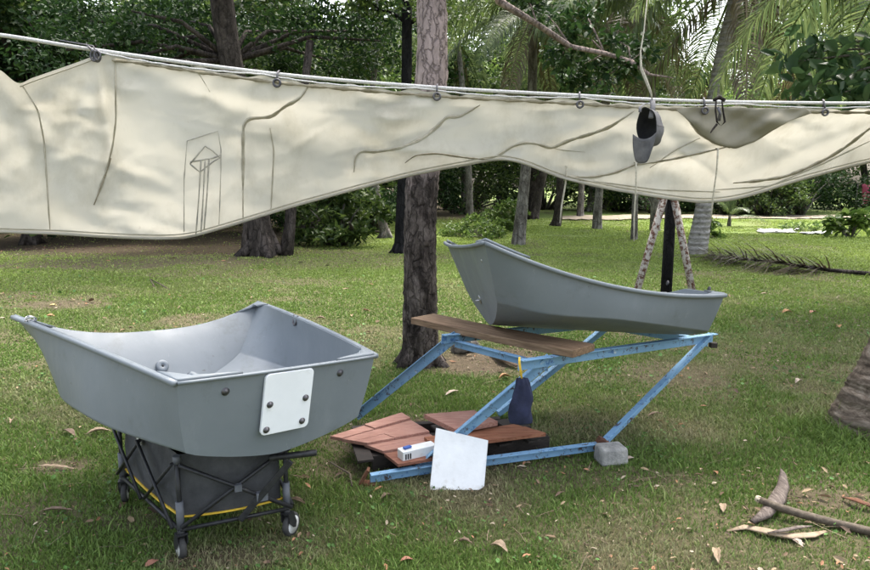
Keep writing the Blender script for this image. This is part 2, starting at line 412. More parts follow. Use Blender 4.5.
def make_ground():
    def axis(a, b, fine0, fine1, step):
        c = list(np.arange(fine0, fine1, step)); s = step; v = fine1
        while v < b: c.append(v); s *= 1.16; v += s
        s = step; v = fine0-step
        while v > a: c.insert(0, v); s *= 1.16; v -= s
        return np.array([a]+c+[b])
    xs = axis(-400, 400, -6, 6, .06); ys = axis(-60, 600, 1.4, 11, .06)
    X, Y = np.meshgrid(xs, ys); X = X.ravel(); Y = Y.ravel(); Z = ground_z(X, Y)
    nx, ny = len(xs), len(ys)
    i = np.arange(nx-1)[None, :]+np.arange(ny-1)[:, None]*nx
    fc = np.stack([i, i+1, i+1+nx, i+nx], -1).reshape(-1, 4)
    b = bare(X, Y)[:, None]
    thatch = np.array([.07, .09, .032]); soil = np.array([.115, .09, .06]); straw = np.array([.17, .155, .08])
    k = fbm(X, Y, .9, 5)[:, None]; base = thatch*(1-k)+straw*k*.75
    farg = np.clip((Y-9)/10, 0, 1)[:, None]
    base = base*(1-farg)+np.array([.14, .19, .055])*farg  # distant ground tinted brighter to stand for sunlight on the open lawn
    litter_mask = (np.clip((Y-13)/3, 0, 1)*np.clip((-1.-X)/3, 0, 1))[:, None]  # darker soil of the littered ground at the far left
    soil = soil*(1-litter_mask)+np.array([.075, .055, .038])*litter_mask
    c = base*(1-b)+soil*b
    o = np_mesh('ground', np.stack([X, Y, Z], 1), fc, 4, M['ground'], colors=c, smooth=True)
    tag(o, kind='structure'); return o
make_ground()

def make_grass():
    n = 760000
    r = np.exp(RNG.uniform(math.log(1.75), math.log(34), n)); th = RNG.uniform(-.74, .74, n)
    x = r*np.sin(th); y = r*np.cos(th)
    b = bare(x, y); cl = fbm(x, y, .22, 40, 3)
    keep = RNG.random(n) < np.clip(1.05-b*1.05, .04, 1)*np.clip(.45+cl*1.1, 0, 1)
    # short grass right under heavy things
    x, y, r, b, cl = x[keep], y[keep], r[keep], b[keep], cl[keep]; n = len(x)
    z = ground_z(x, y)
    tuft = np.clip((fbm(x, y, .5, 77, 3)-.5)*4, 0, 1)
    pb = G(835, 425)
    d = np.exp(-(((x-pb.x-.02)/.42)**2+((y-pb.y)/.38)**2))
    h = (.010+.017*RNG.random(n)+.018*tuft*RNG.random(n))*(1-.4*b)*(1+d*2.8)*np.clip(1+(r-8)*.03, 1, 1.7)
    longb = RNG.random(n) < .012; h = np.where(longb, h*2.6, h)
    w = (.0016+.0016*RNG.random(n))*np.clip(r/3.0, 1, 9)
    a = RNG.uniform(0, 2*PI, n); la = RNG.uniform(0, 2*PI, n); lean = h*RNG.uniform(.2, 1.3, n)
    dx, dy = np.cos(a)*w, np.sin(a)*w; lx, ly = np.cos(la)*lean, np.sin(la)*lean
    P = np.empty((n, 5, 3)); P[:, 0] = np.stack([x-dx, y-dy, z-.004], 1); P[:, 1] = np.stack([x+dx, y+dy, z-.004], 1)
    P[:, 2] = np.stack([x+dx*.8+lx*.35, y+dy*.8+ly*.35, z+h*.62], 1); P[:, 3] = np.stack([x-dx*.8+lx*.35, y-dy*.8+ly*.35, z+h*.62], 1)
    P[:, 4] = np.stack([x+lx, y+ly, z+h], 1)
    base = (np.arange(n)*5)[:, None]
    T = np.concatenate([base+np.array([0, 1, 2]), base+np.array([0, 2, 3]), base+np.array([3, 2, 4])])
    k = fbm(x, y, .8, 61, 4); dry = np.clip((k-.52)*3.2+b*.85+RNG.normal(0, .22, n), 0, 1)[:, None]
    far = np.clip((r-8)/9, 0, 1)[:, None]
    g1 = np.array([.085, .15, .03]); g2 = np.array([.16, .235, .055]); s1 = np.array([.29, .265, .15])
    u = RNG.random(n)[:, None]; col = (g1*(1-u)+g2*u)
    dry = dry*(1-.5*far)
    col = col*(1-dry)+s1*dry*.95; col = col*(1-far*.75)+np.array([.31, .385, .095])*far*.8  # far blades coloured paler and yellower, for the sun on the open lawn
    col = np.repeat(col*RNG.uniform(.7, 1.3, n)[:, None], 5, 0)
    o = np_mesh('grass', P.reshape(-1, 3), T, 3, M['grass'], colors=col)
    tag(o, 'short patchy lawn grass mixed with dry straw', 'grass', kind='stuff')
make_grass()

# ------------------------------------------------------------------ leaves / foliage
def rand_rot(n, up=.35):
    """random leaf frames: returns (along, across) unit vectors; up biases leaves towards lying flat"""
    nrm = RNG.normal(size=(n, 3)); nrm[:, 2] = np.abs(nrm[:, 2])+up; nrm /= np.linalg.norm(nrm, axis=1)[:, None]
    t = RNG.normal(size=(n, 3)); t -= (t*nrm).sum(1)[:, None]*nrm; t /= np.linalg.norm(t, axis=1)[:, None]
    return t, np.cross(nrm, t), nrm
def leaf_geo(C, size, aspect=.5, up=.35, droop=0.0):
    n = len(C); t, s, nr = rand_rot(n, up)
    if droop:
        t[:, 2] -= droop; t /= np.linalg.norm(t, axis=1)[:, None]; s = np.cross(nr, t); s /= np.linalg.norm(s, axis=1)[:, None]; nr = np.cross(t, s)
    L = (size*RNG.uniform(.6, 1.35, n))[:, None]; W = L*aspect*.5
    fold = nr*L*.06
    P = np.empty((n, 6, 3))
    P[:, 0] = C; P[:, 1] = C+t*L*.35+s*W+fold; P[:, 2] = C+t*L*.72+s*W*.75+fold; P[:, 3] = C+t*L-nr*L*.1; P[:, 4] = C+t*L*.72-s*W*.75+fold; P[:, 5] = C+t*L*.35-s*W+fold
    b = (np.arange(n)*6)[:, None]
    F_ = np.concatenate([b+np.array([0, 1, 2, 3]), b+np.array([0, 3, 4, 5])])
    return P.reshape(-1, 3), F_
def foliage(name, C, size, mat, parent=None, aspect=.5, up=.35, tint=None, droop=0.0):
    V, Fc = leaf_geo(C, size, aspect, up, droop)
    n = len(C); t = RNG.beta(1.6, 2.2, n) if tint is None else tint
    col = np.repeat(np.stack([t, t, t], 1), 6, 0)
    return np_mesh(name, V, Fc, 4, mat, parent, colors=col)
def clump_points(centres, rad, per):
    P = []
    for c in centres:
        k = int(per*random.uniform(.5, 1.4)); r = rad*random.uniform(.6, 1.3)
        p = RNG.normal(size=(k, 3)); p /= np.linalg.norm(p, axis=1)[:, None]; p *= (RNG.random(k)**.45)[:, None]*r
        p[:, 2] *= .62; P.append(np.array(c)+p)
    return np.concatenate(P)
def tree_trunk(m, path, radii, n=12, jit=.05, sub=4):
    """smooth the path and add a tube"""
    P = [Vector(p) for p in path]; pts = []; rr = []
    for i in range(len(P)-1):
        p0 = P[max(i-1, 0)]; p1 = P[i]; p2 = P[i+1]; p3 = P[min(i+2, len(P)-1)]
        for k in range(sub):
            t = k/sub
            q = .5*((2*p1)+(p2-p0)*t+(2*p0-5*p1+4*p2-p3)*t*t+(-p0+3*p1-3*p2+p3)*t**3)
            pts.append(q); rr.append(radii[i]*(1-t)+radii[i+1]*t)
    pts.append(P[-1]); rr.append(radii[-1])
    m.tube(pts, rr, n, jit=jit); return pts
def limb_clumps(m, start, n, R, h, r0, zr=(.25, 1.0)):
    """forking limbs from start; returns tip points for leaf clumps"""
    tips = []; s = Vector(start)
    for i in range(n):
        a = 2*PI*(i+random.random()*.7)/n; e = random.uniform(*zr)
        end = s+Vector((math.cos(a)*R*random.uniform(.5, 1), math.sin(a)*R*random.uniform(.5, 1), h*e))
        mid = s.lerp(end, .5)+Vector((random.uniform(-.2, .2)*R, random.uniform(-.2, .2)*R, h*.12))
        m.tube([s, s.lerp(mid, .5)+Vector((0, 0, h*.03)), mid, end], [r0, r0*.75, r0*.5, r0*.16], 7, jit=.06)
        tips += [end, mid]
        for k in range(3):
            b = mid.lerp(end, random.random()); e2 = b+Vector((random.uniform(-1, 1), random.uniform(-1, 1), random.uniform(-.3, .8)))*R*.38
            m.tube([b, b.lerp(e2, .5)+Vector((0, 0, .05*R)), e2], [r0*.35, r0*.22, r0*.07], 5); tips += [e2, b.lerp(e2, .55)]
    return tips

def broad_tree(name, base, path, radii, label, crown_R, crown_h, leaves=9000, size=.13, lmat='leaf_dark', bmat='bark_dark', limbs=7, group=None, extra=None, clump=.8, zr=(.1, 1.0), cat='tree', low=None, frac=.72):
    base = Vector(base); base.z = float(ground_z(np.array([base.x]), np.array([base.y]))[0])-.03
    root = empty(name, base, label, cat, group)
    m = MB(); pts = tree_trunk(m, path, radii, *((30, .05, 22) if bmat == 'bark_near' else (12, .05, 4)))
    # flare roots
    for k in range(5):
        a = 2*PI*k/5+random.random(); r = radii[0]
        m.tube([Vector((math.cos(a)*r*.3, math.sin(a)*r*.3, r*1.6)), Vector((math.cos(a)*r*.95, math.sin(a)*r*.95, r*.5)), Vector((math.cos(a)*r*1.8, math.sin(a)*r*1.8, -.04))], [r*.45, r*.38, r*.15], 7, jit=.08)
    tips = limb_clumps(m, pts[-1], limbs, crown_R, crown_h, radii[-1]*.75, zr)
    tips += limb_clumps(m, pts[int(len(pts)*frac)], max(3, limbs//2), crown_R*.8, crown_h*.5, radii[-1]*.6, (-.1, .9))
    if extra: tips += extra(m)
    if bmat in ('bark_near', 'bark_dark'):
        for i, v in enumerate(m.v):
            if v.z < 5:
                a_ = math.atan2(v.y, v.x); q = float(vnoise(a_*1.3, v.z*.55, .16, 5.5))+.5*float(vnoise(a_*1.6, v.z, .07, 2.5))+.4*float(vnoise(v.x+v.z*.3, v.y+v.z, .3, 9.)); m.v[i] = Vector((v.x*(1+(q-.95)*.10), v.y*(1+(q-.95)*.10), v.z)) if bmat == 'bark_near' else v+Vector((q-.95, .5*(q-.95), 0))*.05
    m.build('trunk', M[bmat], root)
    if low: tips += low
    per = max(8, leaves//len(tips))
    C = clump_points(tips, clump, per)
    foliage('crown', C, size, M[lmat], root)
    return root
def copy_tree(o, loc, rz, sc, label, group=None):
    r = o.copy(); COL.objects.link(r); r.location = loc; r.rotation_euler = (0, 0, rz); r.scale = (sc, sc, sc); r['label'] = label
    if group: r['group'] = group
    for ch in list(o.children):
        c = ch.copy(); COL.objects.link(c); c.parent = r
        for g in ch.children:
            d = g.copy(); COL.objects.link(d); d.parent = c
    return r

# ---- coconut palms
def frond_mesh(name, L, elev, droop, seed, mat, leaf=.75, hang=.5, n=74, w=.036):
    rs = np.random.default_rng(seed); V = []; Fc = []; T = []
    K = 26; pts = []; p = np.array([0., 0, 0]); a = elev
    for i in range(K+1):
        pts.append(p.copy()); d = np.array([math.cos(a), 0, math.sin(a)]); p = p+d*L/K; a -= droop/K*(0.35+1.3*i/K)
    pts = np.array(pts); tw = rs.uniform(-.25, .25)
    # rachis
    for i in range(K):
        r0 = .03*(1-i/K)+.006; r1 = .03*(1-(i+1)/K)+.006; b = len(V)
        for q, r in ((pts[i], r0), (pts[i+1], r1)):
            V += [q+[0, -r, 0], q+[0, r, 0], q+[0, 0, r*.9]]
        for k in range(3): Fc.append([b+k, b+(k+1) % 3, b+3+(k+1) % 3, b+3+k])
        T += [.9]*6
    for i in range(n):
        t = .14+.86*(i+.5)/n; s = t*K; j = min(int(s), K-1); f = s-j; q = pts[j]*(1-f)+pts[j+1]*f; d = pts[j+1]-pts[j]; d /= np.linalg.norm(d)
        ll = leaf*(math.sin(PI*min(1, t*.92+.12))**.6)*rs.uniform(.8, 1.12)
        for sd in (-1, 1):
            side = np.array([0, sd, 0.]); up = np.cross(d, [0, 1, 0]); up = up if up[2] > 0 else -up
            v = side*.82+d*rs.uniform(.45, .75)+up*rs.uniform(-.05, .25); v /= np.linalg.norm(v)
            hh = hang*rs.uniform(.6, 1.4)
            m1 = q+v*ll*.4; v2 = v+np.array([0, 0, -hh]); v2 /= np.linalg.norm(v2); m2 = m1+v2*ll*.33; v3 = v2+np.array([0, 0, -hh*1.3]); v3 /= np.linalg.norm(v3); e = m2+v3*ll*.33
            wd = np.cross(v, up); wd /= np.linalg.norm(wd)+1e-9; wv = wd*w*.5
            b = len(V); V += [q-wv*.5, q+wv*.5, m1+wv, m1-wv, m2+wv*.8, m2-wv*.8, e+wv*.08, e-wv*.08]
            Fc += [[b, b+1, b+2, b+3], [b+3, b+2, b+4, b+5], [b+5, b+4, b+6, b+7]]; c = rs.beta(1.5, 2); T += [c, c, c, c, c, c, min(1, c+.3), min(1, c+.3)]
    V = np.array(V); T = np.array(T)
    o = np_mesh(name, V, Fc, 4, mat, None, colors=np.stack([T]*3, 1))
    me = o.data; bpy.data.objects.remove(o); return me
FR = [frond_mesh('frond', L, e, dr, 50+i, M['palm_leaf'], hang=hg, leaf=lf) for i, (L, e, dr, hg, lf) in enumerate([(4.2, .9, 1.7, .35, .8), (4.4, .5, 1.6, .5, .85), (4.0, 1.25, 1.5, .3, .75), (4.3, .1, 1.3, .7, .9), (4.0, -.35, 1.0, .9, .85)])]
FRD = [frond_mesh('frond', 3.8, -.7, .8, 70, M['palm_dry'], hang=1.3, leaf=.7, n=50), frond_mesh('frond', 3.4, -.9, .6, 71, M['palm_dry'], hang=1.6, leaf=.6, n=46)]
def palm(name, base, path, radii, label, nf=16, sc=1.0, bmat='bark_palm', dry=2, seed=0, group=None, azs=None, flare=1.35):
    rs = random.Random(seed); base = Vector(base); base.z = float(ground_z(np.array([base.x]), np.array([base.y]))[0])-.03
    root = empty(name, base, label, 'palm tree', group)
    m = MB(); P = [Vector(p) for p in path]; K = 150; pts = []; rr = []; per = .085 if 'near' in bmat else .16
    for i in range(K+1):
        s = i/K*(len(P)-1); j = min(int(s), len(P)-2); f = s-j
        p0 = P[max(j-1, 0)]; p1 = P[j]; p2 = P[j+1]; p3 = P[min(j+2, len(P)-1)]
        pts.append(.5*((2*p1)+(p2-p0)*f+(2*p0-5*p1+4*p2-p3)*f*f+(-p0+3*p1-3*p2+p3)*f**3))
        r = radii[0]*(1-i/K)+radii[1]*i/K; r *= 1+(flare-1)*math.exp(-i/K*9); r *= 1+.05*((pts[-1].z/per+.3*math.sin(i*.9)) % 1)-.025; rr.append(r)
    m.tube(pts, rr, 16, jit=.03); m.build('trunk', M[bmat], root)
    top = P[-1]
    jobs = [(2*PI*i*.382*1.0+rs.uniform(-.2, .2), (0, 3, 1, 4, 3, 2, 4, 1)[i % 8]) for i in range(nf)]+(azs or [])
    for i, (az, k) in enumerate(jobs):
        me = FR[k % 5]; o = bpy.data.objects.new('frond', me); COL.objects.link(o); o.parent = root; o.location = top+Vector((0, 0, .1)); o.rotation_euler = (rs.uniform(-.35, .35), 0, az); s = sc*rs.uniform(.85, 1.1); o.scale = (s, s, s)
    for i in range(dry):
        o = bpy.data.objects.new('frond', FRD[i % 2]); COL.objects.link(o); o.parent = root; o.location = top+Vector((0, 0, -.1)); o.rotation_euler = (0, 0, rs.uniform(0, 2*PI)); o.scale = (sc, sc, sc); o['label'] = 'dry brown hanging frond'
    return root

# ================================================================== THE TWO PRAM DINGHIES
def W(o):
    o.location = -o.parent.location; return o
SH = dict(Ws=.454, Wb=.674, L=1.432, zs=.376, zb=.494, rs=.073, rb=.216, cs=.401, hs=.09, cb=.36, hb=.2, zk=.024)
def lerp_keys(ks, t):
    return interp(ks, t)
def hull_section(t, side_sag, bulge):
    s = SH; W_ = s['Ws']+(s['Wb']-s['Ws'])*t+bulge*4*t*(1-t)
    zr = s['zs']+(s['zb']-s['zs'])*t-side_sag*4*t*(1-t); kz = s['zs']/.376
    bx = interp([(0, .405), (.3, .53), (.5, .585), (.8, .58), (1, .48)], t); bz = interp([(0, .09*kz), (.3, .115), (.5, .14), (.8, .155), (1, .20)], t)
    zk = s['zk']*t*t; ax = bx*.6; az_ = zk+(bz-zk)*.42
    yt = -s['rs']+t*(s['L']+s['rs']); yb = t*(s['L']-s['rb'])
    ctrl = []
    for i in range(7):
        u = i/7; ctrl.append((ax*u, zk+(az_-zk)*u**1.5))
    ctrl += [(ax, az_), (ax*.35+bx*.65, az_*.4+bz*.6-.004), (bx*.93+ax*.07, bz*.91+az_*.09), (bx, bz), (bx+(W_-bx)*.06, bz+(zr-bz)*.06)]
    for k in range(1, 6):
        u = k/5; ctrl.append((bx+(W_-bx)*u+.006*math.sin(PI*u), bz+(zr-bz)*u))
    # two smoothing passes of corner cutting on the bilge only
    P = [Vector((x, 0, z)) for x, z in ctrl]
    Q = P[:6]
    for i in range(6, len(P)-5):
        Q += [P[i].lerp(P[i-1], .3), P[i].lerp(P[i+1], .3)]
    Q += P[len(P)-5:]
    out = []
    for v in Q:
        g = (v.z-zk)/(zr-zk)
        out.append(Vector((v.x, yb*(1-g)+yt*g, v.z)))
    return out
def make_boat(pose, label, sag, bow_sag, bulge, motor_plate, shape):
    SH.update(shape)
    x, y, z, yw, pt, rl = pose
    root = empty('dinghy', (0, 0, 0), label, 'dinghy', 'grey pram dinghies')
    root.matrix_world = Matrix.Translation((x, y, z)) @ (Matrix.Rotation(yw, 4, 'Z') @ Matrix.Rotation(pt, 4, 'X') @ Matrix.Rotation(rl, 4, 'Y'))
    K = 28; secs = [hull_section(i/K, sag, bulge) for i in range(K+1)]; tw = 0 if motor_plate else .24
    def sb(p, t): return Vector((p.x, p.y, p.z*(1-tw*(1-t)*min(1, max(0, p.x/.35)))))
    m = MB(); ns = len(secs[0]); vs = []; full = 2*ns-1
    for i, s in enumerate(secs):
        vs += [Vector((-p.x, p.y, p.z)) for p in reversed(s[1:])]+[sb(p, i/K) for p in s]
    fs = [(i*full+k, i*full+k+1, (i+1)*full+k+1, (i+1)*full+k) for i in range(K) for k in range(full-1)]
    m.add(vs, fs, True)
    # end panels as grids sharing outline with the sections
    tops = {}
    for e, s in ((0, secs[0]), (1, secs[-1])):
        nc = 16; rows = []
        for j, p in enumerate(s):
            row = []
            for c in range(nc+1):
                u = -1+2*c/nc; dz = 0
                g = (p.z-s[0].z)/(s[-1].z-s[0].z)
                if e: dz = -bow_sag*(1-abs(u)**2.6)*g**2
                row.append(sb(Vector((p.x*u, p.y+(.02*(1-u*u)*(1 if e else -1))*g, p.z+dz)), e))
            rows.append(row)
        tops[e] = rows[-1]; tops['r%d' % e] = rows
        b = [v for r in rows for v in r]; w = nc+1
        m.add(b, [(j*w+c, j*w+c+1, (j+1)*w+c+1, (j+1)*w+c) for j in range(ns-1) for c in range(nc)], True)
    me = bpy.data.meshes.new('hull'); me.from_pydata([tuple(v) for v in m.v], [], m.f)
    bm = bmesh.new(); bm.from_mesh(me); bmesh.ops.remove_doubles(bm, verts=bm.verts, dist=.0008); bmesh.ops.dissolve_degenerate(bm, edges=bm.edges, dist=.0005)
    bmesh.ops.recalc_face_normals(bm, faces=bm.faces)
    for f in bm.faces: f.smooth = True
    # recalc may point inward on an open shell: test keel face
    f0 = min(bm.faces, key=lambda f: f.calc_center_median().z)
    if f0.normal.z > 0: bmesh.ops.reverse_faces(bm, faces=bm.faces)
    bm.to_mesh(me); bm.free()
    h = link_mesh('hull', me, M['boat'], root)
    so = h.modifiers.new('s', 'SOLIDIFY'); so.thickness = .011; so.offset = -1
    bv = h.modifiers.new('b', 'BEVEL'); bv.width = .014 if motor_plate else .03; bv.segments = 4; bv.limit_method = 'ANGLE'; bv.angle_limit = math.radians(38)
    h.modifiers.new('wn', 'WEIGHTED_NORMAL')
    # gunwale: rounded lip all round; thin over the stern
    port = [Vector((-s[-1].x, s[-1].y, s[-1].z)) for s in secs]; star = [sb(s[-1], i/K) for i, s in enumerate(secs)]
    def sweep(name, path, out, wd, ht, mat=M['boat'], lift=.004):
        g = MB(); n = len(path); vs = []; prof = []
        for k in range(12):
            a = 2*PI*k/12; prof.append((math.copysign(abs(math.cos(a))**.7, math.cos(a))*wd/2, math.copysign(abs(math.sin(a))**.7, math.sin(a))*ht/2))
        for i, p in enumerate(path):
            d = (path[min(i+1, n-1)]-path[max(i-1, 0)]).normalized(); sd = d.cross(Vector((0, 0, 1))).normalized()
            if sd.dot(out(p)) < 0: sd = -sd
            up = Vector((0, 0, 1))
            for a, b in prof: vs.append(p+sd*(wd*.22+a)+up*(b+lift-ht*.3))
        fs = [(i*12+k, i*12+(k+1) % 12, (i+1)*12+(k+1) % 12, (i+1)*12+k) for i in range(n-1) for k in range(12)]
        fs += [list(range(12))[::-1], [(n-1)*12+k for k in range(12)]]
        g.add(vs, fs, True); return g.build(name, mat, root)
    sweep('gunwale', port, lambda p: Vector((-1, 0, 0)), .03, .024)
    sweep('gunwale', star, lambda p: Vector((1, 0, 0)), .03, .024)
    sweep('bow_rim', tops[1], lambda p: Vector((0, 1, 0)), .03, .022, lift=.0035)
    sweep('stern_rim', tops[0], lambda p: Vector((0, -1, 0)), .016, .012, lift=.001)
    # corner knees: flat triangular plates let in flush with the rim corners
    def knee(sgn, e, a, b):
        end = tops[e] if sgn < 0 else tops[e][::-1]; side = (port if sgn < 0 else star); side = side if e == 0 else side[::-1]
        def along(path, dist):
            q = path[0]
            for p in path[1:]:
                L = (p-q).length
                if L >= dist: return q.lerp(p, dist/L)
                dist -= L; q = p
            return q
        g = MB(); n = 8; vs = []
        for i in range(n+1):
            t = i/n; A = along(end, a*t+.002); B_ = along(side, b*t+.002)
            for k in range(7):
                u = k/6; p = A.lerp(B_, u); c0 = end[0]; p = p+(c0-p)*(.42*math.sin(PI*u)*t**2); vs.append(p+Vector((0, 0, .0125)))
        g.add(vs, [(i*7+k, i*7+k+1, i*7+8+k, i*7+7+k) for i in range(n) for k in range(6)], True)
        return g.build('knee', M['boat'], root, solid=.012)
    knee(-1, 0, .25, .13); knee(1, 0, .22, .13); knee(-1, 1, .2, .26); knee(1, 1, .17, .16)
    # moulded thwart ledge inside near the stern and floor sole
    g = MB(); zf = .05
    pts = []
    for i in range(2, 25):
        s = hull_section(i/28, sag, bulge); hw = min(.38, s[6].x*.98); yy = s[4].y; pts.append((hw, yy, max(zf, s[6].z+.008)+.012))
    vs = [];
    for hw, yy, zz in pts: vs += [Vector((-hw, yy, zz)), Vector((-hw*.5, yy, zz-.012)), Vector((0, yy, zz-.016)), Vector((hw*.5, yy, zz-.012)), Vector((hw, yy, zz))]
    g.add(vs, [(i*5+k, i*5+k+1, i*5+6+k, i*5+5+k) for i in range(len(pts)-1) for k in range(4)], True); g.build('floor_panel', M['boat'], root, solid=.01)
    # points on the stern transom and on the bow panel
    def stern(px, pz, off=0.0):
        s = secs[0]; g_ = (pz-s[0].z)/(s[-1].z-s[0].z); yy = s[0].y*(1-g_)+s[-1].y*g_
        u = px/SH['Ws']; return Vector((px, yy-.02*(1-u*u)*g_-off, pz))
    def bow(px, pz, off=0.0):
        s = secs[-1]; g_ = (pz-s[0].z)/(s[-1].z-s[0].z); yy = s[0].y*(1-g_)+s[-1].y*g_
        return Vector((px, yy+.02*g_+off, pz))
    nst = Vector((0, -1, -SH['rs']/SH['zs'])).normalized()
    def bolt(p, ax, r=.011, mat='dark_steel', parent=root, nm='bolt'):
        g = MB(); g.lathe([(0, -.002), (r*1.5, -.002), (r*1.5, .002), (r, .003), (r*.95, .007), (r*.6, .0095), (0, .0105)], p, ax, 16); return g.build(nm, M[mat], parent)
    bolt(stern(-.268, .315), nst); bolt(stern(.262, .32), nst)
    rk = SH['rb']/(SH['zb']-SH['zk']); nin = Vector((0, -1, rk)).normalized()
    for c_ in (2, 14): bolt(tops['r1'][-2][c_]+nin*.013-Vector((0, 0, .03)), nin, .007, 'steel')
    # tow eye: outside eye, inside round backing boss
    g = MB(); c = bow(0, .175)+nin*.012
    g.lathe([(0, 0), (.036, 0), (.036, .008), (.031, .014), (.008, .015), (.007, .012), (0, .012)], c, nin, 28); g.build('drain_boss', M['boat'], root)
    g = MB(); g.lathe([(0, 0), (.006, 0), (.005, .004), (0, .005)], c+nin*.0125, nin, 12); g.build('screw', M['black'], root)
    g = MB(); c = bow(0, .175)-nin*.001; pts = []
    for k in range(9):
        a = PI*k/8; pts.append(c+Vector((math.cos(a)*.024, 0, 0))-nin*math.sin(a)*.03)
    g.tube(pts, .0045, 8); g.lathe([(0, 0), (.03, 0), (.028, .004), (0, .005)], c, -nin, 20); g.build('tow_eye', M['steel'], root)
    if motor_plate:
        g = MB(); w, zt, zb2, r = .112, .366, .105, .022; poly = []
        for cx, cz, a0 in ((w-r, zt-r, 0), (-w+r, zt-r, 90), (-w+r, zb2+r, 180), (w-r, zb2+r, 270)):
            for k in range(6):
                a = math.radians(a0+k*18); px, pz = cx+r*math.cos(a), cz+r*math.sin(a)
                s = secs[0]; g_ = (pz-s[0].z)/(s[-1].z-s[0].z)
                poly.append(Vector((px, s[0].y*(1-g_)+s[-1].y*g_-.026, pz)))
        g.prism(poly, .014); pl = g.build('motor_plate', M['white_plate'], root, bevel=.003)
        for px, pz in ((-.083, .235), (.083, .238), (-.088, .128), (.078, .136)):
            s = secs[0]; g_ = (pz-s[0].z)/(s[-1].z-s[0].z); p = Vector((px, s[0].y*(1-g_)+s[-1].y*g_-.034, pz))
            b_ = bolt(p, nst, .0095, 'dark_steel', pl, 'screw')
        # clamp notch on the starboard rim and a wire shackle near the port bow
        q = star[17]; g = MB()
        dd = (star[18]-star[16]).normalized()
        g.tube([q+Vector((-.012, 0, -.035))-dd*.02, q+Vector((-.014, 0, -.045)), q+Vector((-.012, 0, -.035))+dd*.02, q+Vector((.0, 0, .012))+dd*.024], .006, 8)
        g.tube([q+Vector((-.012, 0, -.035))-dd*.02, q+Vector((0, 0, .012))-dd*.024], .006, 8)
        g.build('rim_clip', M['dark_steel'], root)
        q = port[24]; g = MB()
        for k in range(3):
            pts = []; o = q+Vector((.0, (k-1)*.022, .012))
            for j in range(11):
                a = 2*PI*j/10+k; pts.append(o+Vector((math.cos(a)*.02, math.sin(a)*.012*(k-1.4), math.sin(a)*.014+.004)))
            g.tube(pts, .0028, 6)
        g.tube([q+Vector((-.03, -.03, .01)), q+Vector((0, 0, .016)), q+Vector((.03, .04, .008))], .003, 6)
        g.build('wire_shackle', M['steel'], root)
    return root
make_boat((-.663, 2.612, .484, .758, -.054, .07), 'grey pram dinghy with white motor plate on its transom, resting on the folding wagon', -.012, .14, .012, True, {})
make_boat((1.542, 4.143, .648, 1.695, .061, .085), 'grey dinghy without a plate, resting bow-up on the blue trestle and plank', .085, .025, .045, False, dict(Ws=.469, Wb=.679, L=1.413, zs=.295, zb=.524, rs=.062, rb=.201, zk=.018))

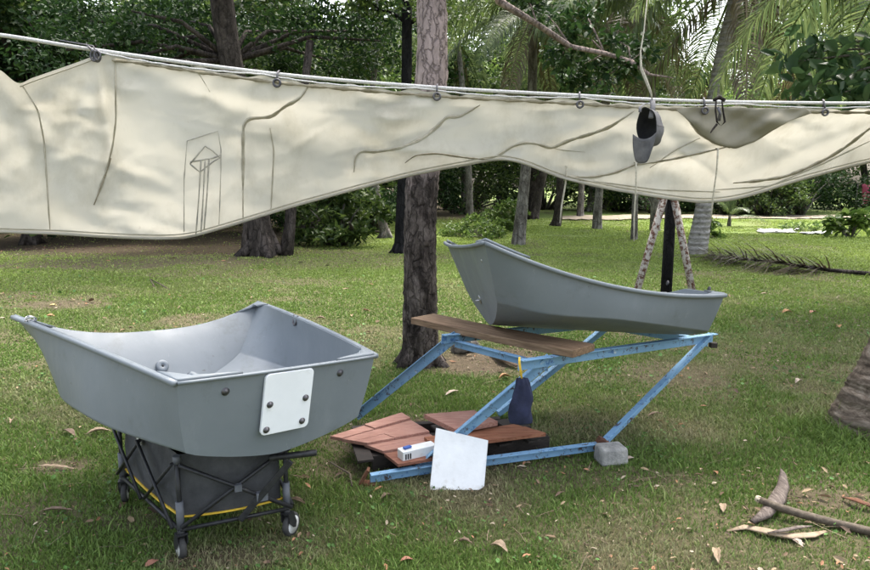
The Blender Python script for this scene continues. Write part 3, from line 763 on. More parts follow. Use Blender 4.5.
# ================================================================== FOLDING WAGON
def make_wagon():
    FL = G(183, 561); FRt = G(288, 538.5); BL = G(125, 504); BR = BL+(FRt-FL)
    c = (FL+FRt+BL+BR)/4
    root = empty('folding_wagon', (c.x, c.y, 0), 'black folding wagon with dark fabric sides and yellow trim carrying a dinghy', 'wagon')
    ex = (FRt-FL).normalized(); ey = (BL-FL).normalized()
    cor = [FL, FRt, BR, BL]; up = Vector((0, 0, 1))
    # fabric tub, bottom hem sagging
    zt, zb_ = .47, .185
    ins = [p+(c-p).normalized()*.03 for p in cor]
    g = MB(); vs = []; n = 14
    for i in range(4):
        a, b = ins[i], ins[(i+1) % 4]
        for k in range(n):
            u = k/n; p = a.lerp(b, u); sag = .012*math.sin(PI*u); nrm = (p-c); nrm.z = 0; nrm.normalize()
            for j in range(7):
                v = j/6; z = zt+(zb_-zt)*v; bul = math.sin(PI*v)*math.sin(PI*u)*.018+(math.sin(u*19+v*5+i)*.005+math.sin(u*31-v*9+2*i)*.003+math.sin(u*7+v*14)*.004)*math.sin(PI*v)
                vs.append(Vector((p.x, p.y, z-(sag*v)))+nrm*bul)
    tot = 4*n
    g.add(vs, [(i*7+j, ((i+1) % tot)*7+j, ((i+1) % tot)*7+j+1, i*7+j+1) for i in range(tot) for j in range(6)], True)
    g.add([Vector((p.x, p.y, zb_)) for p in ins], [(0, 1, 2, 3)])
    W(g.build('fabric_tub', M['wagon_fabric'], root))
    g = MB(); pts = []
    for i in range(4):
        a, b = ins[i], ins[(i+1) % 4]
        for k in range(n):
            u = k/n; p = a.lerp(b, u); nrm = (p-c); nrm.z = 0; nrm.normalize(); pts.append(Vector((p.x, p.y, zb_-.012*math.sin(PI*u)+.006))+nrm*.006)
    g.tube(pts, .0075, 8, closed=True, flat=.6); W(g.build('yellow_trim', M['yellow'], root))
    # little pale maker's patch on the side
    p = ins[3].lerp(ins[0], .42); nn = (p-c); nn.z = 0; nn.normalize(); g = MB(); g.box(Vector((p.x, p.y, .425))+nn*.026, (.05, .004, .03), Matrix.Rotation(math.atan2(ey.y, ey.x), 3, 'Z')); W(g.build('cloth_patch', M['dust_white'], root))
    # corner posts with grey plastic sleeves and castors
    for i, p in enumerate(cor):
        g = MB(); g.tube([p+up*.13, p+up*.475], .0105, 12); W(g.build('corner_post', M['black'], root))
        g = MB(); g.tube([p+up*.15, p+up*.275], .0165, 12); W(g.build('post_sleeve', M['grey_plastic'], root)); g = MB(); g.tube([p+up*.445, p+up*.478], .0165, 12); W(g.build('post_cap', M['grey_plastic'], root))
        a = [2.2, 1.2, .4, 1.9][i]; d = Vector((math.cos(a), math.sin(a), 0)); s = Vector((-d.y, d.x, 0)); wc = p+d*.028+up*.058
        g = MB()
        g.tube([p+up*.115, p+up*.15], .016, 12)
        for sd in (-1, 1):
            q = s*sd*.021
            g.prism([p+up*.128+q-d*.018, p+up*.128+q+d*.02, wc+q+d*.014+up*.012, wc+q+d*.006-up*.012, wc+q-d*.012-up*.006, p+up*.085+q-d*.016], .004)
        g.box(p+up*.127, (.04, .046, .006), Matrix.Rotation(a, 3, 'Z')); fk = W(g.build('caster_fork', M['black'], root))
        g = MB(); r = .055
        g.lathe([(r*.62, -.014), (r*.9, -.0145), (r, -.008), (r*1.015, 0), (r, .008), (r*.9, .0145), (r*.62, .014)], wc, s, 28); w_ = W(g.build('wheel', M['rubber'], root))
        g = MB(); g.lathe([(0, -.013), (r*.2, -.017), (r*.24, -.0125), (r*.74, -.0145), (r*.74, .0145), (r*.24, .0125), (r*.2, .017), (0, .013)], wc, s, 24); h_ = g.build('hub', M['dust_white'], w_)
    # bottom rails, crossed folding tubes
    def rail(a, b, nm='rail', r=.009): 
        g = MB(); g.tube([a, b], r, 10); return W(g.build(nm, M['black'], root))
    o = [p+(p-c).normalized()*.012 for p in cor]
    for i in range(4):
        a, b = o[i], o[(i+1) % 4]
        rail(Vector((a.x, a.y, .15)), Vector((b.x, b.y, .15)))
        nn = ((a+b)/2-c); nn.z = 0; nn.normalize()
        if i % 2 == 0:
            k = nn*.014
            rail(Vector((a.x, a.y, .165))+k, Vector((b.x, b.y, .45))+k, 'cross_bar'); rail(Vector((a.x, a.y, .45))+k*1.9, Vector((b.x, b.y, .165))+k*1.9, 'cross_bar')
            mid = (a+b)/2+k*2.2; g = MB(); g.box((mid.x, mid.y, .307), (.03, .022, .03), Matrix.Rotation(math.atan2(ex.y, ex.x), 3, 'Z')); W(g.build('cross_hub', M['grey_plastic'], root))
        else:
            m_ = (a+b)/2; k = nn*.016
            for (s0, s1, z0, z1) in ((a, m_, .45, .165), (m_, b, .165, .45), (a, m_, .165, .45), (m_, b, .45, .165)):
                kk = k if z0 < z1 else k*1.9
                rail(Vector((s0.x, s0.y, z0))+kk, Vector((s1.x, s1.y, z1))+kk, 'cross_bar', .008)
    # pull handle, folded upwards across the front
    nf = (FL+FRt)/2-c; nf.z = 0; nf.normalize()
    g = MB(); a = G(240, 520, .15); b = G(291, 461, .41); g.bar(a, b, .016, .028, up=(0, -1, 0)); hd = W(g.build('pull_handle', M['black'], root, bevel=.003))
    g = MB(); a1 = G(269, 458, .42); b1 = G(317, 452.5, .43); g.tube([a1, a1.lerp(b1, .03), a1.lerp(b1, .97), b1], [.011, .0145, .0145, .011], 14); gr = g.build('grip', M['black'], hd)
    g = MB(); q = G(262, 496, .25); g.box(q, (.05, .03, .04), Matrix.Rotation(.4, 3, 'Z')); W(g.build('handle_bracket', M['grey_plastic'], root, bevel=.004))
    return root
make_wagon()

# ================================================================== BLUE TRESTLE, PLANK AND WHAT LIES ABOUT IT
def make_trestle():
    Bf = G(422, 466, .06); Cf = G(600, 446, .05); Af = G(358, 415, .05); Df = G(500, 412, .05)
    Bt = G(548, 360, .665); Ct = G(708, 338, .605); At = G(455, 337, .67); Dt = At+(Ct-Bt); Dt.z = .60
    root = empty('trestle', (.6, 4.0, 0), 'leaning blue steel trestle with chipped paint, carrying the plank and one dinghy', 'trestle')
    def bar(nm, a, b, w=.062, t=.022, up=(0, 0, 1)):
        g = MB(); a = Vector(a); b = Vector(b); d = (b-a).normalized(); u = Vector(up); s = d.cross(u).normalized(); u = s.cross(d).normalized()
        # angle iron: two flanges
        g.bar(a, b, w, .007, up=up); g.bar(a+s*(w*.32)+u*(w/2-.0032), b+s*(w*.32)+u*(w/2-.0032), .0065, w*.6, up=up)
        return W(g.build(nm, M['blue'], root, bevel=.0015))
    for a, b in ((Af, At), (Bf, Bt), (Cf, Ct), (Df, Dt)): bar('leg', a-(b-a)*.02, b+(b-a)*.02)
    d = (Ct-Bt).normalized()
    bar('top_rail', Bt-d*.21+Vector((0, 0, -.005)), Ct+d*.05); bar('top_rail', At-d*.1+Vector((0, 0, -.005)), Dt+d*.03)
    bar('cross_rail', At+Vector((0, 0, -.04)), Bt+Vector((0, 0, -.04)), .05); bar('cross_rail', Ct+Vector((0, 0, -.035)), Dt+Vector((0, 0, -.035)), .05)
    e = G(370, 478, .045); km = G(418, 470, .055); bar('bottom_rail', e, km, .058); bar('bottom_rail', km+Vector((0, .004, -.003)), Cf+Vector((-.01, -.01, .005)), .058)
    g = MB(); g.box(e+Vector((-.03, -.005, .01)), (.016, .05, .1), Matrix.Rotation(.5, 3, 'Y')); g.box(e+Vector((0, -.0, -.03)), (.07, .06, .012)); W(g.build('foot_bracket', M['rust'], root, bevel=.003))
    g = MB(); g.box(Cf+Vector((-.0, -.02, .015)), (.07, .05, .085), Matrix.Rotation(.5, 3, 'Y')); W(g.build('foot_bracket', M['rust'], root, bevel=.006))
    g = MB(); g.box(Ct+Vector((.05, .03, -.055)), (.045, .04, .035)); W(g.build('foot_bracket', M['dark_wood'], root, bevel=.004))
make_trestle()

def board(m, a, b, width, thick, wob=.0, seg=10, side=None, rag=0.0):
    a = Vector(a); b = Vector(b); d = (b-a).normalized(); s = side or d.cross(Vector((0, 0, 1))).normalized(); u = s.cross(d).normalized()
    vs = []
    for i in range(seg+1):
        t = i/seg; p = a.lerp(b, t)+u*(math.sin(t*3.1)*wob); w0 = width/2+random.uniform(-rag, rag); w1 = width/2+random.uniform(-rag, rag)
        vs += [p-s*w0-u*thick/2, p+s*w1-u*thick/2, p+s*w1+u*thick/2, p-s*w0+u*thick/2]
    fs = [(0, 1, 2, 3), tuple(seg*4+k for k in (3, 2, 1, 0))]
    for i in range(seg):
        for k in range(4): fs.append((i*4+k, i*4+(k+1) % 4, i*4+4+(k+1) % 4, i*4+4+k))
    m.add(vs, fs)
a_ = G(424, 322, .712); b_ = G(592, 357, .7155)
root = empty('bench_plank', (.36, 3.88, .69)); root.rotation_euler = (0, 0, math.atan2(b_.y-a_.y, b_.x-a_.x))
L2 = (b_-a_).length/2; g = MB(); board(g, (-L2, 0, .02), (L2, 0, .027), .215, .042, wob=-.006, rag=.0025)
o = g.build('board', M['plank'], root, bevel=.004)
tag(root, 'weathered brown wooden plank lying across the blue trestle under the dinghy bow', 'plank')

# wooden boards stacked low on dark bearers
def flat_thing(name, label, cat, corners, thick, mat, nboards=1, gap=.004, bevel=.002, tilt=None, group=None, jitter=0.0, rows=1):
    """board panel from 4 top corners (3D), split in nboards along the 0-1 edge"""
    P = [Vector(c) for c in corners]; c = sum(P, Vector())/4
    root = empty(name, (c.x, c.y, c.z-thick), label, cat, group)
    for k in range(nboards):
        u0 = k/nboards+.004; u1 = (k+1)/nboards-.004; dz = Vector((0, 0, random.uniform(-jitter, jitter)))
        cut = .5+random.uniform(-.12, .12); ends = [(0, 1)] if rows == 1 else [(0, cut-.004), (cut+.004, 1)]
        for r0, r1 in ends:
            A0, A1, B0, B1 = P[0].lerp(P[1], u0), P[0].lerp(P[1], u1), P[3].lerp(P[2], u0), P[3].lerp(P[2], u1); ex = random.uniform(-.015, .015)*(jitter > 0)
            q = [A0.lerp(B0, r0), A1.lerp(B1, r0), A1.lerp(B1, r1+ex*(r1 == 1)), A0.lerp(B0, r1+ex*(r1 == 1))]
            z2 = random.uniform(-jitter, jitter); q = [v+dz+Vector((0, 0, z2-thick/2)) for v in q]
            g = MB(); g.prism(q, thick); ob = g.build('board', mat, root, bevel=bevel); ob.location = -root.location
    return root
H1 = .15
flat_thing('slatted_panel', 'pinkish slatted wooden panel lying low beside the wagon, left of the boards', 'panel', [G(330, 436, H1), G(367, 442, H1), G(430, 430.5, H1), G(402, 413, H1)], .02, M['pink_wood'], 3, jitter=.005, rows=2)
flat_thing('panel_piece', 'narrow pinkish board between the slatted panel and the white box', 'board', [G(364, 444, .13), G(383, 451, .13), G(440, 441, .13), G(428, 433, .13)], .018, M['pink_wood'], 2, jitter=.002)
flat_thing('wide_board', 'low reddish board lying under the white box', 'board', [G(384, 453, .12), G(398, 464, .12), G(470, 452, .12), G(444, 443, .12)], .018, M['red_wood'], 2, jitter=.002)
flat_thing('long_board', 'long red-brown board lying behind the propped white panel', 'board', [G(424, 436.5, .16), G(437, 447, .16), G(545, 433.5, .16), G(514, 423.5, .16)], .022, M['orange_wood'], 3, jitter=.003)
flat_thing('raised_board', 'brown board raised above the others behind the blue leg', 'board', [G(424, 414, .2), G(474, 410, .2), G(498, 421, .2), G(455, 429, .2)], .03, M['pink_wood'], 1)
# dark pallet under them
root = empty('pallet', (.05, 4.0, 0), 'dark pallet beneath the stacked boards', 'pallet')
for (p, q) in ((G(372, 462, .05), G(548, 442, .05)), (G(360, 448, .05), G(530, 432, .05)), (G(352, 434, .06), G(500, 424, .06))):
    g = MB(); g.bar(p, q, .09, .05); W(g.build('bearer', M['dark_wood'], root, bevel=.004))
for t in (.03, .3, .55, .8, .97):
    p = G(360, 462, .1).lerp(G(540, 441, .1), t); q = G(350, 432, .1).lerp(G(505, 420, .1), t)
    g = MB(); g.bar(p, q, .014, .09); W(g.build('slat', M['dark_wood'], root, bevel=.002))
# white vented box
def make_box():
    p0 = G(403, 462, .115); p1 = G(437, 454, .115); dz = .055; d = (p1-p0).normalized(); n = Vector((-d.y, d.x, 0))
    root = empty('plastic_box', p0, 'long white plastic box with a vented end lying on the boards', 'box')
    ang = math.atan2(d.y, d.x); root.rotation_euler = (0, 0, ang); L = (p1-p0).length
    g = MB(); g.box((L/2, .035, dz/2), (L, .07, dz)); g.build('case', M['white_panel'], root, bevel=.005)
    for k in range(3):
        g = MB(); g.box((.018+k*.014, -.0015, dz*.45), (.007, .004, dz*.55)); g.build('vent_slot', M['black'], root)
    g = MB(); g.box((.045, .035, .007), (.05, .025, .012), Matrix.Rotation(.15, 3, 'Z')); o = g.build('plastic_scoop', M['blue_item'], None, bevel=.008)
    o.location = root.matrix_world @ Vector((0, 0, 0)); o.matrix_world = Matrix.Translation(p0+Vector((0, 0, dz+.001))) @ Matrix.Rotation(ang, 4, 'Z')
    tag(o, 'small blue plastic piece lying on the white box', 'plastic piece')
make_box()

# propped white panel
def make_prop():
    A, B = G(429, 492, -.002), G(486, 486, .012); A0 = G(429.5, 490, 0); T1 = D(436, 428, A0.y+.13); T2 = D(488, 440.5, A0.y+.15)
    root = empty('white_board', (A+B)/2, 'square white board with small screw holes propped against the blue bottom rail', 'board')
    A = G(429.5, 490, .0); B = G(484, 486.5, .0); B2 = G(479, 490, .0)
    g = MB(); g.prism([A, B2, B, T2, T1], .012); ob = W(g.build('panel', M['white_panel'], root, bevel=.0015))
    e1 = (T2-T1); e2 = (A-T1); nrm = e1.cross(e2).normalized()
    if nrm.y > 0: nrm = -nrm
    for u, v in ((.13, .22), (.3, .24), (.28, .82), (.5, .5), (.52, .52)):
        p = T1+e1*u+e2*v+nrm*.0062; g = MB(); g.lathe([(0, 0), (.0045, 0), (.004, .0012), (0, .0015)], p, nrm, 8); W(g.build('screw_hole', M['black'], root))
make_prop()

# blue drawstring bag
def make_bag():
    top = D(520, 371, 3.27); z0 = top.z; c = D(521.5, 404, 3.27)
    root = empty('drawstring_bag', (c.x, c.y, c.z-.12), 'navy drawstring bag hanging by yellow cord from the plank', 'bag')
    g = MB(); vs = []; n = 28; rows = 22; h = .27; ztop = D(521, 378, 3.27).z
    for i in range(rows):
        t = i/(rows-1); z = ztop-h*t*.93; r = .022+.034*min(1, t*1.5)**.7; r *= (1 if t < .95 else .93)
        for k in range(n):
            a = 2*PI*k/n; wr = 1+.22*math.sin(a*7+t*2)*(1-t)**1.5+.09*math.sin(a*3+t*7)+.05*math.sin(a*2-t*11)+.04*math.sin(a*5+t*17)
            vs.append(Vector((c.x+math.cos(a)*r*1.12*wr+.004*math.sin(t*6), c.y+math.sin(a)*r*.42*wr, z)))
    g.add(vs, [(i*n+k, i*n+(k+1) % n, (i+1)*n+(k+1) % n, (i+1)*n+k) for i in range(rows-1) for k in range(n)], True)
    b = len(vs)-n; g.f += [[b+k for k in range(n)][::-1]]; g.sm += [False]
    W(g.build('bag', M['navy'], root, sub=1))
    g = MB()
    for k in range(3):
        g.tube([D(519+k*.5, 357, 3.29), D(518.5+k*.8, 362, 3.28), Vector((c.x+(k-1)*.003, c.y, ztop-.012))], .0022, 6)
    g.tube([Vector((c.x+math.cos(a)*.019, c.y+math.sin(a)*.009, ztop-.010)) for a in [2*PI*k/10 for k in range(10)]], .0018, 6, closed=True)
    W(g.build('cord', M['yellow'], root))
make_bag()

# concrete block under the trestle foot
root = empty('concrete_block', G(612, 464), 'rough grey concrete block on the grass beside the trestle foot', 'block')
g = MB(); g.box((0, .03, .05), (.17, .13, .105), Matrix.Rotation(.2, 3, 'Z'), taper=.93); g.build('block', M['concrete'], root, bevel=.018)

# ================================================================== CANVAS ON ITS ROPE
def dep(u): return 1/(.3125-(.3125-.2326)*u/870)
ROPE = [(-260, 8), (-100, 24), (0, 35), (95, 50), (277, 74), (437, 87.5), (580, 95.5), (655, 99.5), (718, 101.5), (825, 103), (870, 103), (1020, 100)]
TOP = [(-200, 52), (-60, 60), (-25, 62), (0, 70), (18, 83), (32, 78), (55, 70), (78, 62), (95, 56), (110, 56), (277, 79), (437, 92.5), (580, 100.5), (655, 105), (718, 107), (825, 108.5), (870, 109), (1020, 107)]
BOT = [(-200, 226), (0, 233), (60, 235), (110, 238), (180, 239), (215, 231), (300, 205.5), (410, 176.5), (470, 165), (500, 160), (520, 163), (560, 178), (600, 188), (640, 195), (680, 201), (705, 203), (740, 199), (800, 181), (870, 163), (1020, 130)]
_r = random.Random(99); FOLDS = [(x, y, x+_r.uniform(40, 130)*_r.choice((1, 1, -.6)), y+_r.uniform(-25, 45), _r.uniform(2.5, 4), _r.choice((1, -1))*_r.uniform(.007, .013)) for x, y in [(_r.uniform(0, 860), _r.uniform(90, 190)) for _ in range(26)]]+[(95, 57, 20, 120, 12, .05), (95, 57, 60, 235, 16, .06), (97, 57, 113, 160, 7, -.05), (113, 140, 95, 208, 7, -.04), (97, 57, 170, 190, 18, .07), (105, 57, 250, 215, 20, .05), (277, 80, 240, 120, 12, .04), (277, 80, 400, 140, 22, .05), (120, 60, 330, 150, 16, -.05),
         (437, 93, 330, 170, 16, .06), (437, 93, 300, 120, 20, -.04), (437, 93, 500, 130, 14, -.05), (310, 82, 244, 125, 8, .03), (244, 125, 243, 190, 7, .03), (480, 103, 354, 160, 12, -.05), (355, 150, 356, 175, 8, .05), (634, 111, 500, 156, 11, .06), (580, 101, 470, 140, 15, -.04),
         (0, 75, 50, 160, 14, -.06), (0, 100, 90, 235, 18, .06), (30, 200, 200, 215, 22, .04), (180, 130, 200, 230, 20, .03), (520, 145, 490, 165, 9, -.07), (405, 150, 500, 158, 9, .07), (500, 158, 560, 176, 8, .05),
         (679, 111, 733, 150, 9, .06), (718, 108, 780, 150, 12, -.05), (655, 106, 560, 190, 14, .05), (640, 165, 548, 176, 7, -.05), (721, 147, 597, 174, 8, .08), (870, 127, 733, 182, 8, .08), (825, 109, 760, 130, 10, .05), (870, 140, 700, 196, 12, -.07), (790, 110, 740, 150, 12, .05), (620, 150, 700, 180, 12, -.05),
         (330, 175, 420, 150, 14, .05), (200, 90, 300, 100, 12, .04), (60, 100, 200, 75, 10, .03), (300, 130, 420, 110, 12, .04), (540, 120, 620, 108, 9, .03), (560, 150, 640, 125, 9, -.04), (660, 125, 700, 165, 9, .04)]
def fold(px, py):
    s = 0
    for x0, y0, x1, y1, w, a in FOLDS:
        dx, dy = x1-x0, y1-y0; L = math.hypot(dx, dy); t = ((px-x0)*dx+(py-y0)*dy)/L/L
        tt = min(1.15, max(-.05, t)); d = math.hypot(px-x0-dx*tt, py-y0-dy*tt)/w/(.8+.45*tt)
        env = max(0, math.sin(PI*min(1, max(0, (tt+.08)/1.3))))**.6
        s += a*math.exp(-d*d)*env*.72
    return s
def dc(px, py):
    t = interp(TOP, px); b = interp(BOT, px); v = min(1.1, max(-.05, (py-t)/(b-t)))
    lean = .10*math.sin(px/140)+max(0, (px-430)/440)*.42
    vv = max(0, v)
    y = dep(px)+lean*vv+.10*math.sin(px/47+1)*vv*(1-vv)*1.2
    nz = float(fbm(px*1.0, py*1.6, 60., 4.4, 3))-.5
    nz2 = float(fbm(px*1.0+py*.7, py*1.3, 22., 9.4, 3))-.5
    wr = .011*math.sin((px*.8+py*.55)/5.5+3*nz)*max(0, float(vnoise(px, py, 45., 3.3))-.45)*2.2+.010*math.sin((px*.35-py)/4.2+4*nz2)*max(0, float(vnoise(px, py, 60., 7.7))-.5)*2.5
    return y+wr-fold(px, py)*min(1, vv*5+.15)+nz*.04*min(1, vv*3)+nz2*.012*min(1, vv*4)
def make_canvas():
    root = empty('canvas_tarp', D(437, 180, 3.7), 'large stained cream canvas tarp hung by rings from the rope', 'tarp')
    us = np.arange(-180, 1012, 2.6); nv = 68; vs = []
    for u in us:
        t = interp(TOP, u); b = interp(BOT, u)
        if u > 100: t += 1.2*math.sin(u*.21)+1.3*math.sin(u*.083+1)
        for j in range(nv+1):
            v = j/nv; py = t+(b-t)*v; vs.append(D(u, py, dc(u, py)))
    n = nv+1; g = MB(); g.add(vs, [(i*n+j, (i+1)*n+j, (i+1)*n+j+1, i*n+j+1) for i in range(len(us)-1) for j in range(nv)], True)
    W(g.build('sheet', M['canvas'], root))
    def strip(name, pts, w0, mat, off=.009, step=3.0, taper=False, wob=0.0):
        P = []
        for i in range(len(pts)-1):
            L = math.hypot(pts[i+1][0]-pts[i][0], pts[i+1][1]-pts[i][1]); k = max(1, int(L/step))
            for j in range(k): t = j/k; P.append((pts[i][0]*(1-t)+pts[i+1][0]*t, pts[i][1]*(1-t)+pts[i+1][1]*t))
        P.append(pts[-1])
        # smooth
        for _ in range(3 if name != 'drawn_line' else 0): P = [P[0]]+[((P[i-1][0]+2*P[i][0]+P[i+1][0])/4, (P[i-1][1]+2*P[i][1]+P[i+1][1])/4) for i in range(1, len(P)-1)]+[P[-1]]
        vs = []; m_ = len(P)
        for i, (x, y) in enumerate(P):
            a, b = P[max(0, i-1)], P[min(m_-1, i+1)]; dx, dy = b[0]-a[0], b[1]-a[1]; L = math.hypot(dx, dy) or 1; nx, ny = -dy/L, dx/L
            w = w0/2*(1+wob*math.sin(i*.9)+wob*.6*math.sin(i*2.3)); w *= (min(1, .15+(m_-1-i)/7)*min(1, .15+i/7) if taper else 1)
            for s in (-1, 0, 1):
                q = (x+nx*w*s, y+ny*w*s); vs.append(D(q[0], q[1], dc(*q)-off-(.003 if s == 0 else 0)))
        g = MB(); g.add(vs, [(i*3+k, i*3+k+1, i*3+4+k, i*3+3+k) for i in range(m_-1) for k in range(2)], True)
        return W(g.build(name, mat, root, solid=.0015))
    S = M['seam']
    for pts, w, mt in [([(115, 60), (116, 120), (113, 145), (106, 172), (94, 205)], 2.0, M['seam_soft']), ([(111, 158), (105, 176), (94, 205)], 2.2, S), ([(310, 83), (303, 95), (296, 101), (285, 106), (272, 117), (258, 118), (247, 118), (243, 126), (243, 190)], 2.4, S), ([(243, 190), (243, 224)], 1.5, M['seam_soft']),
                       ([(480, 105), (470, 111), (459, 117), (447, 116), (438, 126), (425, 137), (405, 146), (388, 150), (374, 152), (360, 150), (355, 156), (354, 172)], 2.3, S), ([(634, 111), (622, 119), (610, 127), (594, 133), (567, 141), (551, 149), (540, 144), (525, 142), (510, 147), (497, 156), (480, 161)], 2.3, S),
                       ([(645, 161), (634, 165), (614, 173), (594, 177), (570, 177), (548, 174)], 2.4, S), ([(679, 110), (690, 121), (700, 134), (715, 143), (730, 148)], 2.6, S), ([(880, 123), (870, 128), (850, 144), (830, 157), (805, 169), (784, 177), (757, 181), (733, 183)], 2.2, S),
                       ([(727, 147), (700, 153), (673, 159), (637, 165)], 1.6, S), ([(870, 141), (820, 165), (770, 186), (715, 190)], 1.5, M['seam_soft']), ([(405, 163), (415, 155), (435, 153), (470, 158), (492, 160)], 1.5, S), ([(536, 143), (560, 150), (585, 152)], 1.2, M['seam_soft']),
                       ([(270, 128), (274, 150), (271, 210)], 1.4, M['seam_soft']), ([(22, 85), (38, 110), (44, 140), (50, 230)], 1.6, M['seam_soft']), ([(186, 60), (200, 75), (210, 92)], 1.2, M['seam_soft']), ([(650, 168), (675, 150), (700, 138)], 1.2, M['seam_soft']), ([(560, 178), (600, 182), (660, 190), (720, 192)], 1.3, M['seam_soft'])]:
        strip('seam', pts, w*(1.25 if mt is S else .7), M['seam_soft'], wob=.2, taper=True, off=.004)
        if mt is S: strip('stitching', pts, .7, S, wob=.5, taper=True, off=.007)
    # hems
    strip('hem', [(u, interp(BOT, u)-4.5) for u in np.arange(-170, 1000, 12)], .9, M['seam_soft'], off=.008, step=4)
    strip('hem', [(u, interp(BOT, u)-1.2) for u in np.arange(-170, 1000, 12)], 2.4, M['canvas'], off=.008, step=4)
    strip('hem', [(u, interp(TOP, u)+3.5) for u in list(np.arange(112, 1000, 8))], 2.6, S, off=.012, step=4, wob=.4)
    strip('hem', [(u, interp(TOP, u)+3.5) for u in (20, 32, 45, 60, 78, 92)], 1.0, M['seam_soft'], off=.012)
    # dirty flap hanging from the top edge, fold shadow put into its darker colour
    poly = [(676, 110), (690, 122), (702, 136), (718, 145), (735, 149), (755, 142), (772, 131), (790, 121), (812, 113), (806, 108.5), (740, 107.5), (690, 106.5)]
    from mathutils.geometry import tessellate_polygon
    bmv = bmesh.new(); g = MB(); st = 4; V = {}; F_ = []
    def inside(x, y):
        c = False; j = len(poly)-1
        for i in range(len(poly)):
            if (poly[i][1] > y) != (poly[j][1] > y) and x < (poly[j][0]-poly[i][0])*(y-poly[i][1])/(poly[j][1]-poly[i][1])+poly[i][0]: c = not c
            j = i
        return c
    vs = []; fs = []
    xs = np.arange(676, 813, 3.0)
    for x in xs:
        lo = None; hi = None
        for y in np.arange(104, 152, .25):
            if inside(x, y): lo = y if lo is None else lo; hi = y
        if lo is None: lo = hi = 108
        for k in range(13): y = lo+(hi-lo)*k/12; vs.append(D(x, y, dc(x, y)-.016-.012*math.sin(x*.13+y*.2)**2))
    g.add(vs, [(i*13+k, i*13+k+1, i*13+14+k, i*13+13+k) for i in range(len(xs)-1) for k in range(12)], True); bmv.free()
    o = W(g.build('shaded_flap', M['canvas_flap'], root, solid=.002)); o['label'] = 'dirty folded flap near the cap, coloured darker for the fold shadow'
    # pencilled outline of a little house and arrow
    for pts in ([(184, 232), (184, 180), (187, 141), (205, 135), (218, 131), (221, 150), (221, 168), (219, 226)], [(190, 164), (205, 146), (213, 151), (220, 158), (214, 161), (200, 172), (190, 164)], [(201, 160), (199, 195), (196, 234)], [(209, 158), (207, 195), (204, 230)], [(190, 162), (213, 158), (221, 155)], [(205, 161), (203, 200), (201, 232)]):
        strip('drawn_line', pts, .9, M['pencil'], off=.0085, step=6, wob=.3)
    # rings and lashings to the rope
    for px in (277, 437, 580, 705, 825):
        py = interp(TOP, px)+4; y = dep(px)-.03; c = D(px, py, y); g = MB()
        for k in range(2): g.tube([c+Vector((math.cos(a)*.018, -.004*k, math.sin(a)*.018)) for a in [2*PI*i/14 for i in range(14)]], .006, 8, closed=True, up=(0, 1, 0))
        r = D(px, interp(ROPE, px)-2, y); g.tube([c+Vector((0, 0, .015)), r+Vector((0, .012, 0)), r+Vector((.004, .03, .014)), c+Vector((.003, .03, .01))], .005, 6)
        W(g.build('ring', M['dark_steel'], root))
    c = D(97, 56, dep(97)-.03); g = MB()
    for k, (dx, r) in enumerate(((0, .022), (-.012, .02), (.008, .017))):
        g.tube([c+Vector((dx+math.cos(a)*r*.8, -.005*k, math.sin(a)*r*1.2)) for a in [2*PI*i/16 for i in range(16)]], .005, 8, closed=True, up=(0, 1, 0))
    g.tube([c, D(90, 48, dep(92)-.03), D(86, 44.5, dep(86)-.015)], .006, 6); g.tube([c+Vector((.01, 0, 0)), D(93, 46, dep(92)-.02), D(60, 40.5, dep(60)-.016)], .004, 6)
    W(g.build('shackle', M['dark_steel'], root))
make_canvas()
def make_rope():
    root = empty('rope', D(0, 35, dep(0)), 'thick pale rope with a thin cord beside it holding up the canvas', 'rope')
    g = MB(); us = np.arange(-260, 1021, 10.0); g.tube([D(u, interp(ROPE, u), dep(u)) for u in us], .0095, 10); W(g.build('main_line', M['rope'], root))
    g = MB(); g.tube([D(u, interp(ROPE, u)+1.6+3.2*abs(math.sin((u-100)/160*PI))**.8+.3*math.sin(u*.3), dep(u)-.014) for u in np.arange(96, 1015, 8.0)], .0045, 8); W(g.build('lacing_cord', M['rope'], root))
make_rope()
# three thin sticks / cords hanging below the canvas
for (x0, y0, x1, y1, lab) in ((567, 167, 560, 223, 'short brown cord hanging under the canvas, leftmost of three'), (636, 163, 634, 241, 'long thin pale cord hanging under the canvas below the cap'), (718, 149, 711, 222, 'thin cord hanging in front of the canvas right of the cap')):
    dpt = dc(x0, y0)-.03; a = D(x0, y0, dpt); b = D(x1, y1, dpt+.02); g = MB()
    g.tube([a+Vector((.0, .03, .006)), a, a.lerp(b, .3)+Vector((.004, 0, 0)), a.lerp(b, .7)+Vector((-.003, 0, 0)), b], [.004, .0055, .005, .005, .0035], 7)
    for v in g.v: v -= b
    tp_ = bpy.data.objects['canvas_tarp']; o = g.build('tie_cord', M['cord'], tp_); o.location = b-tp_.location

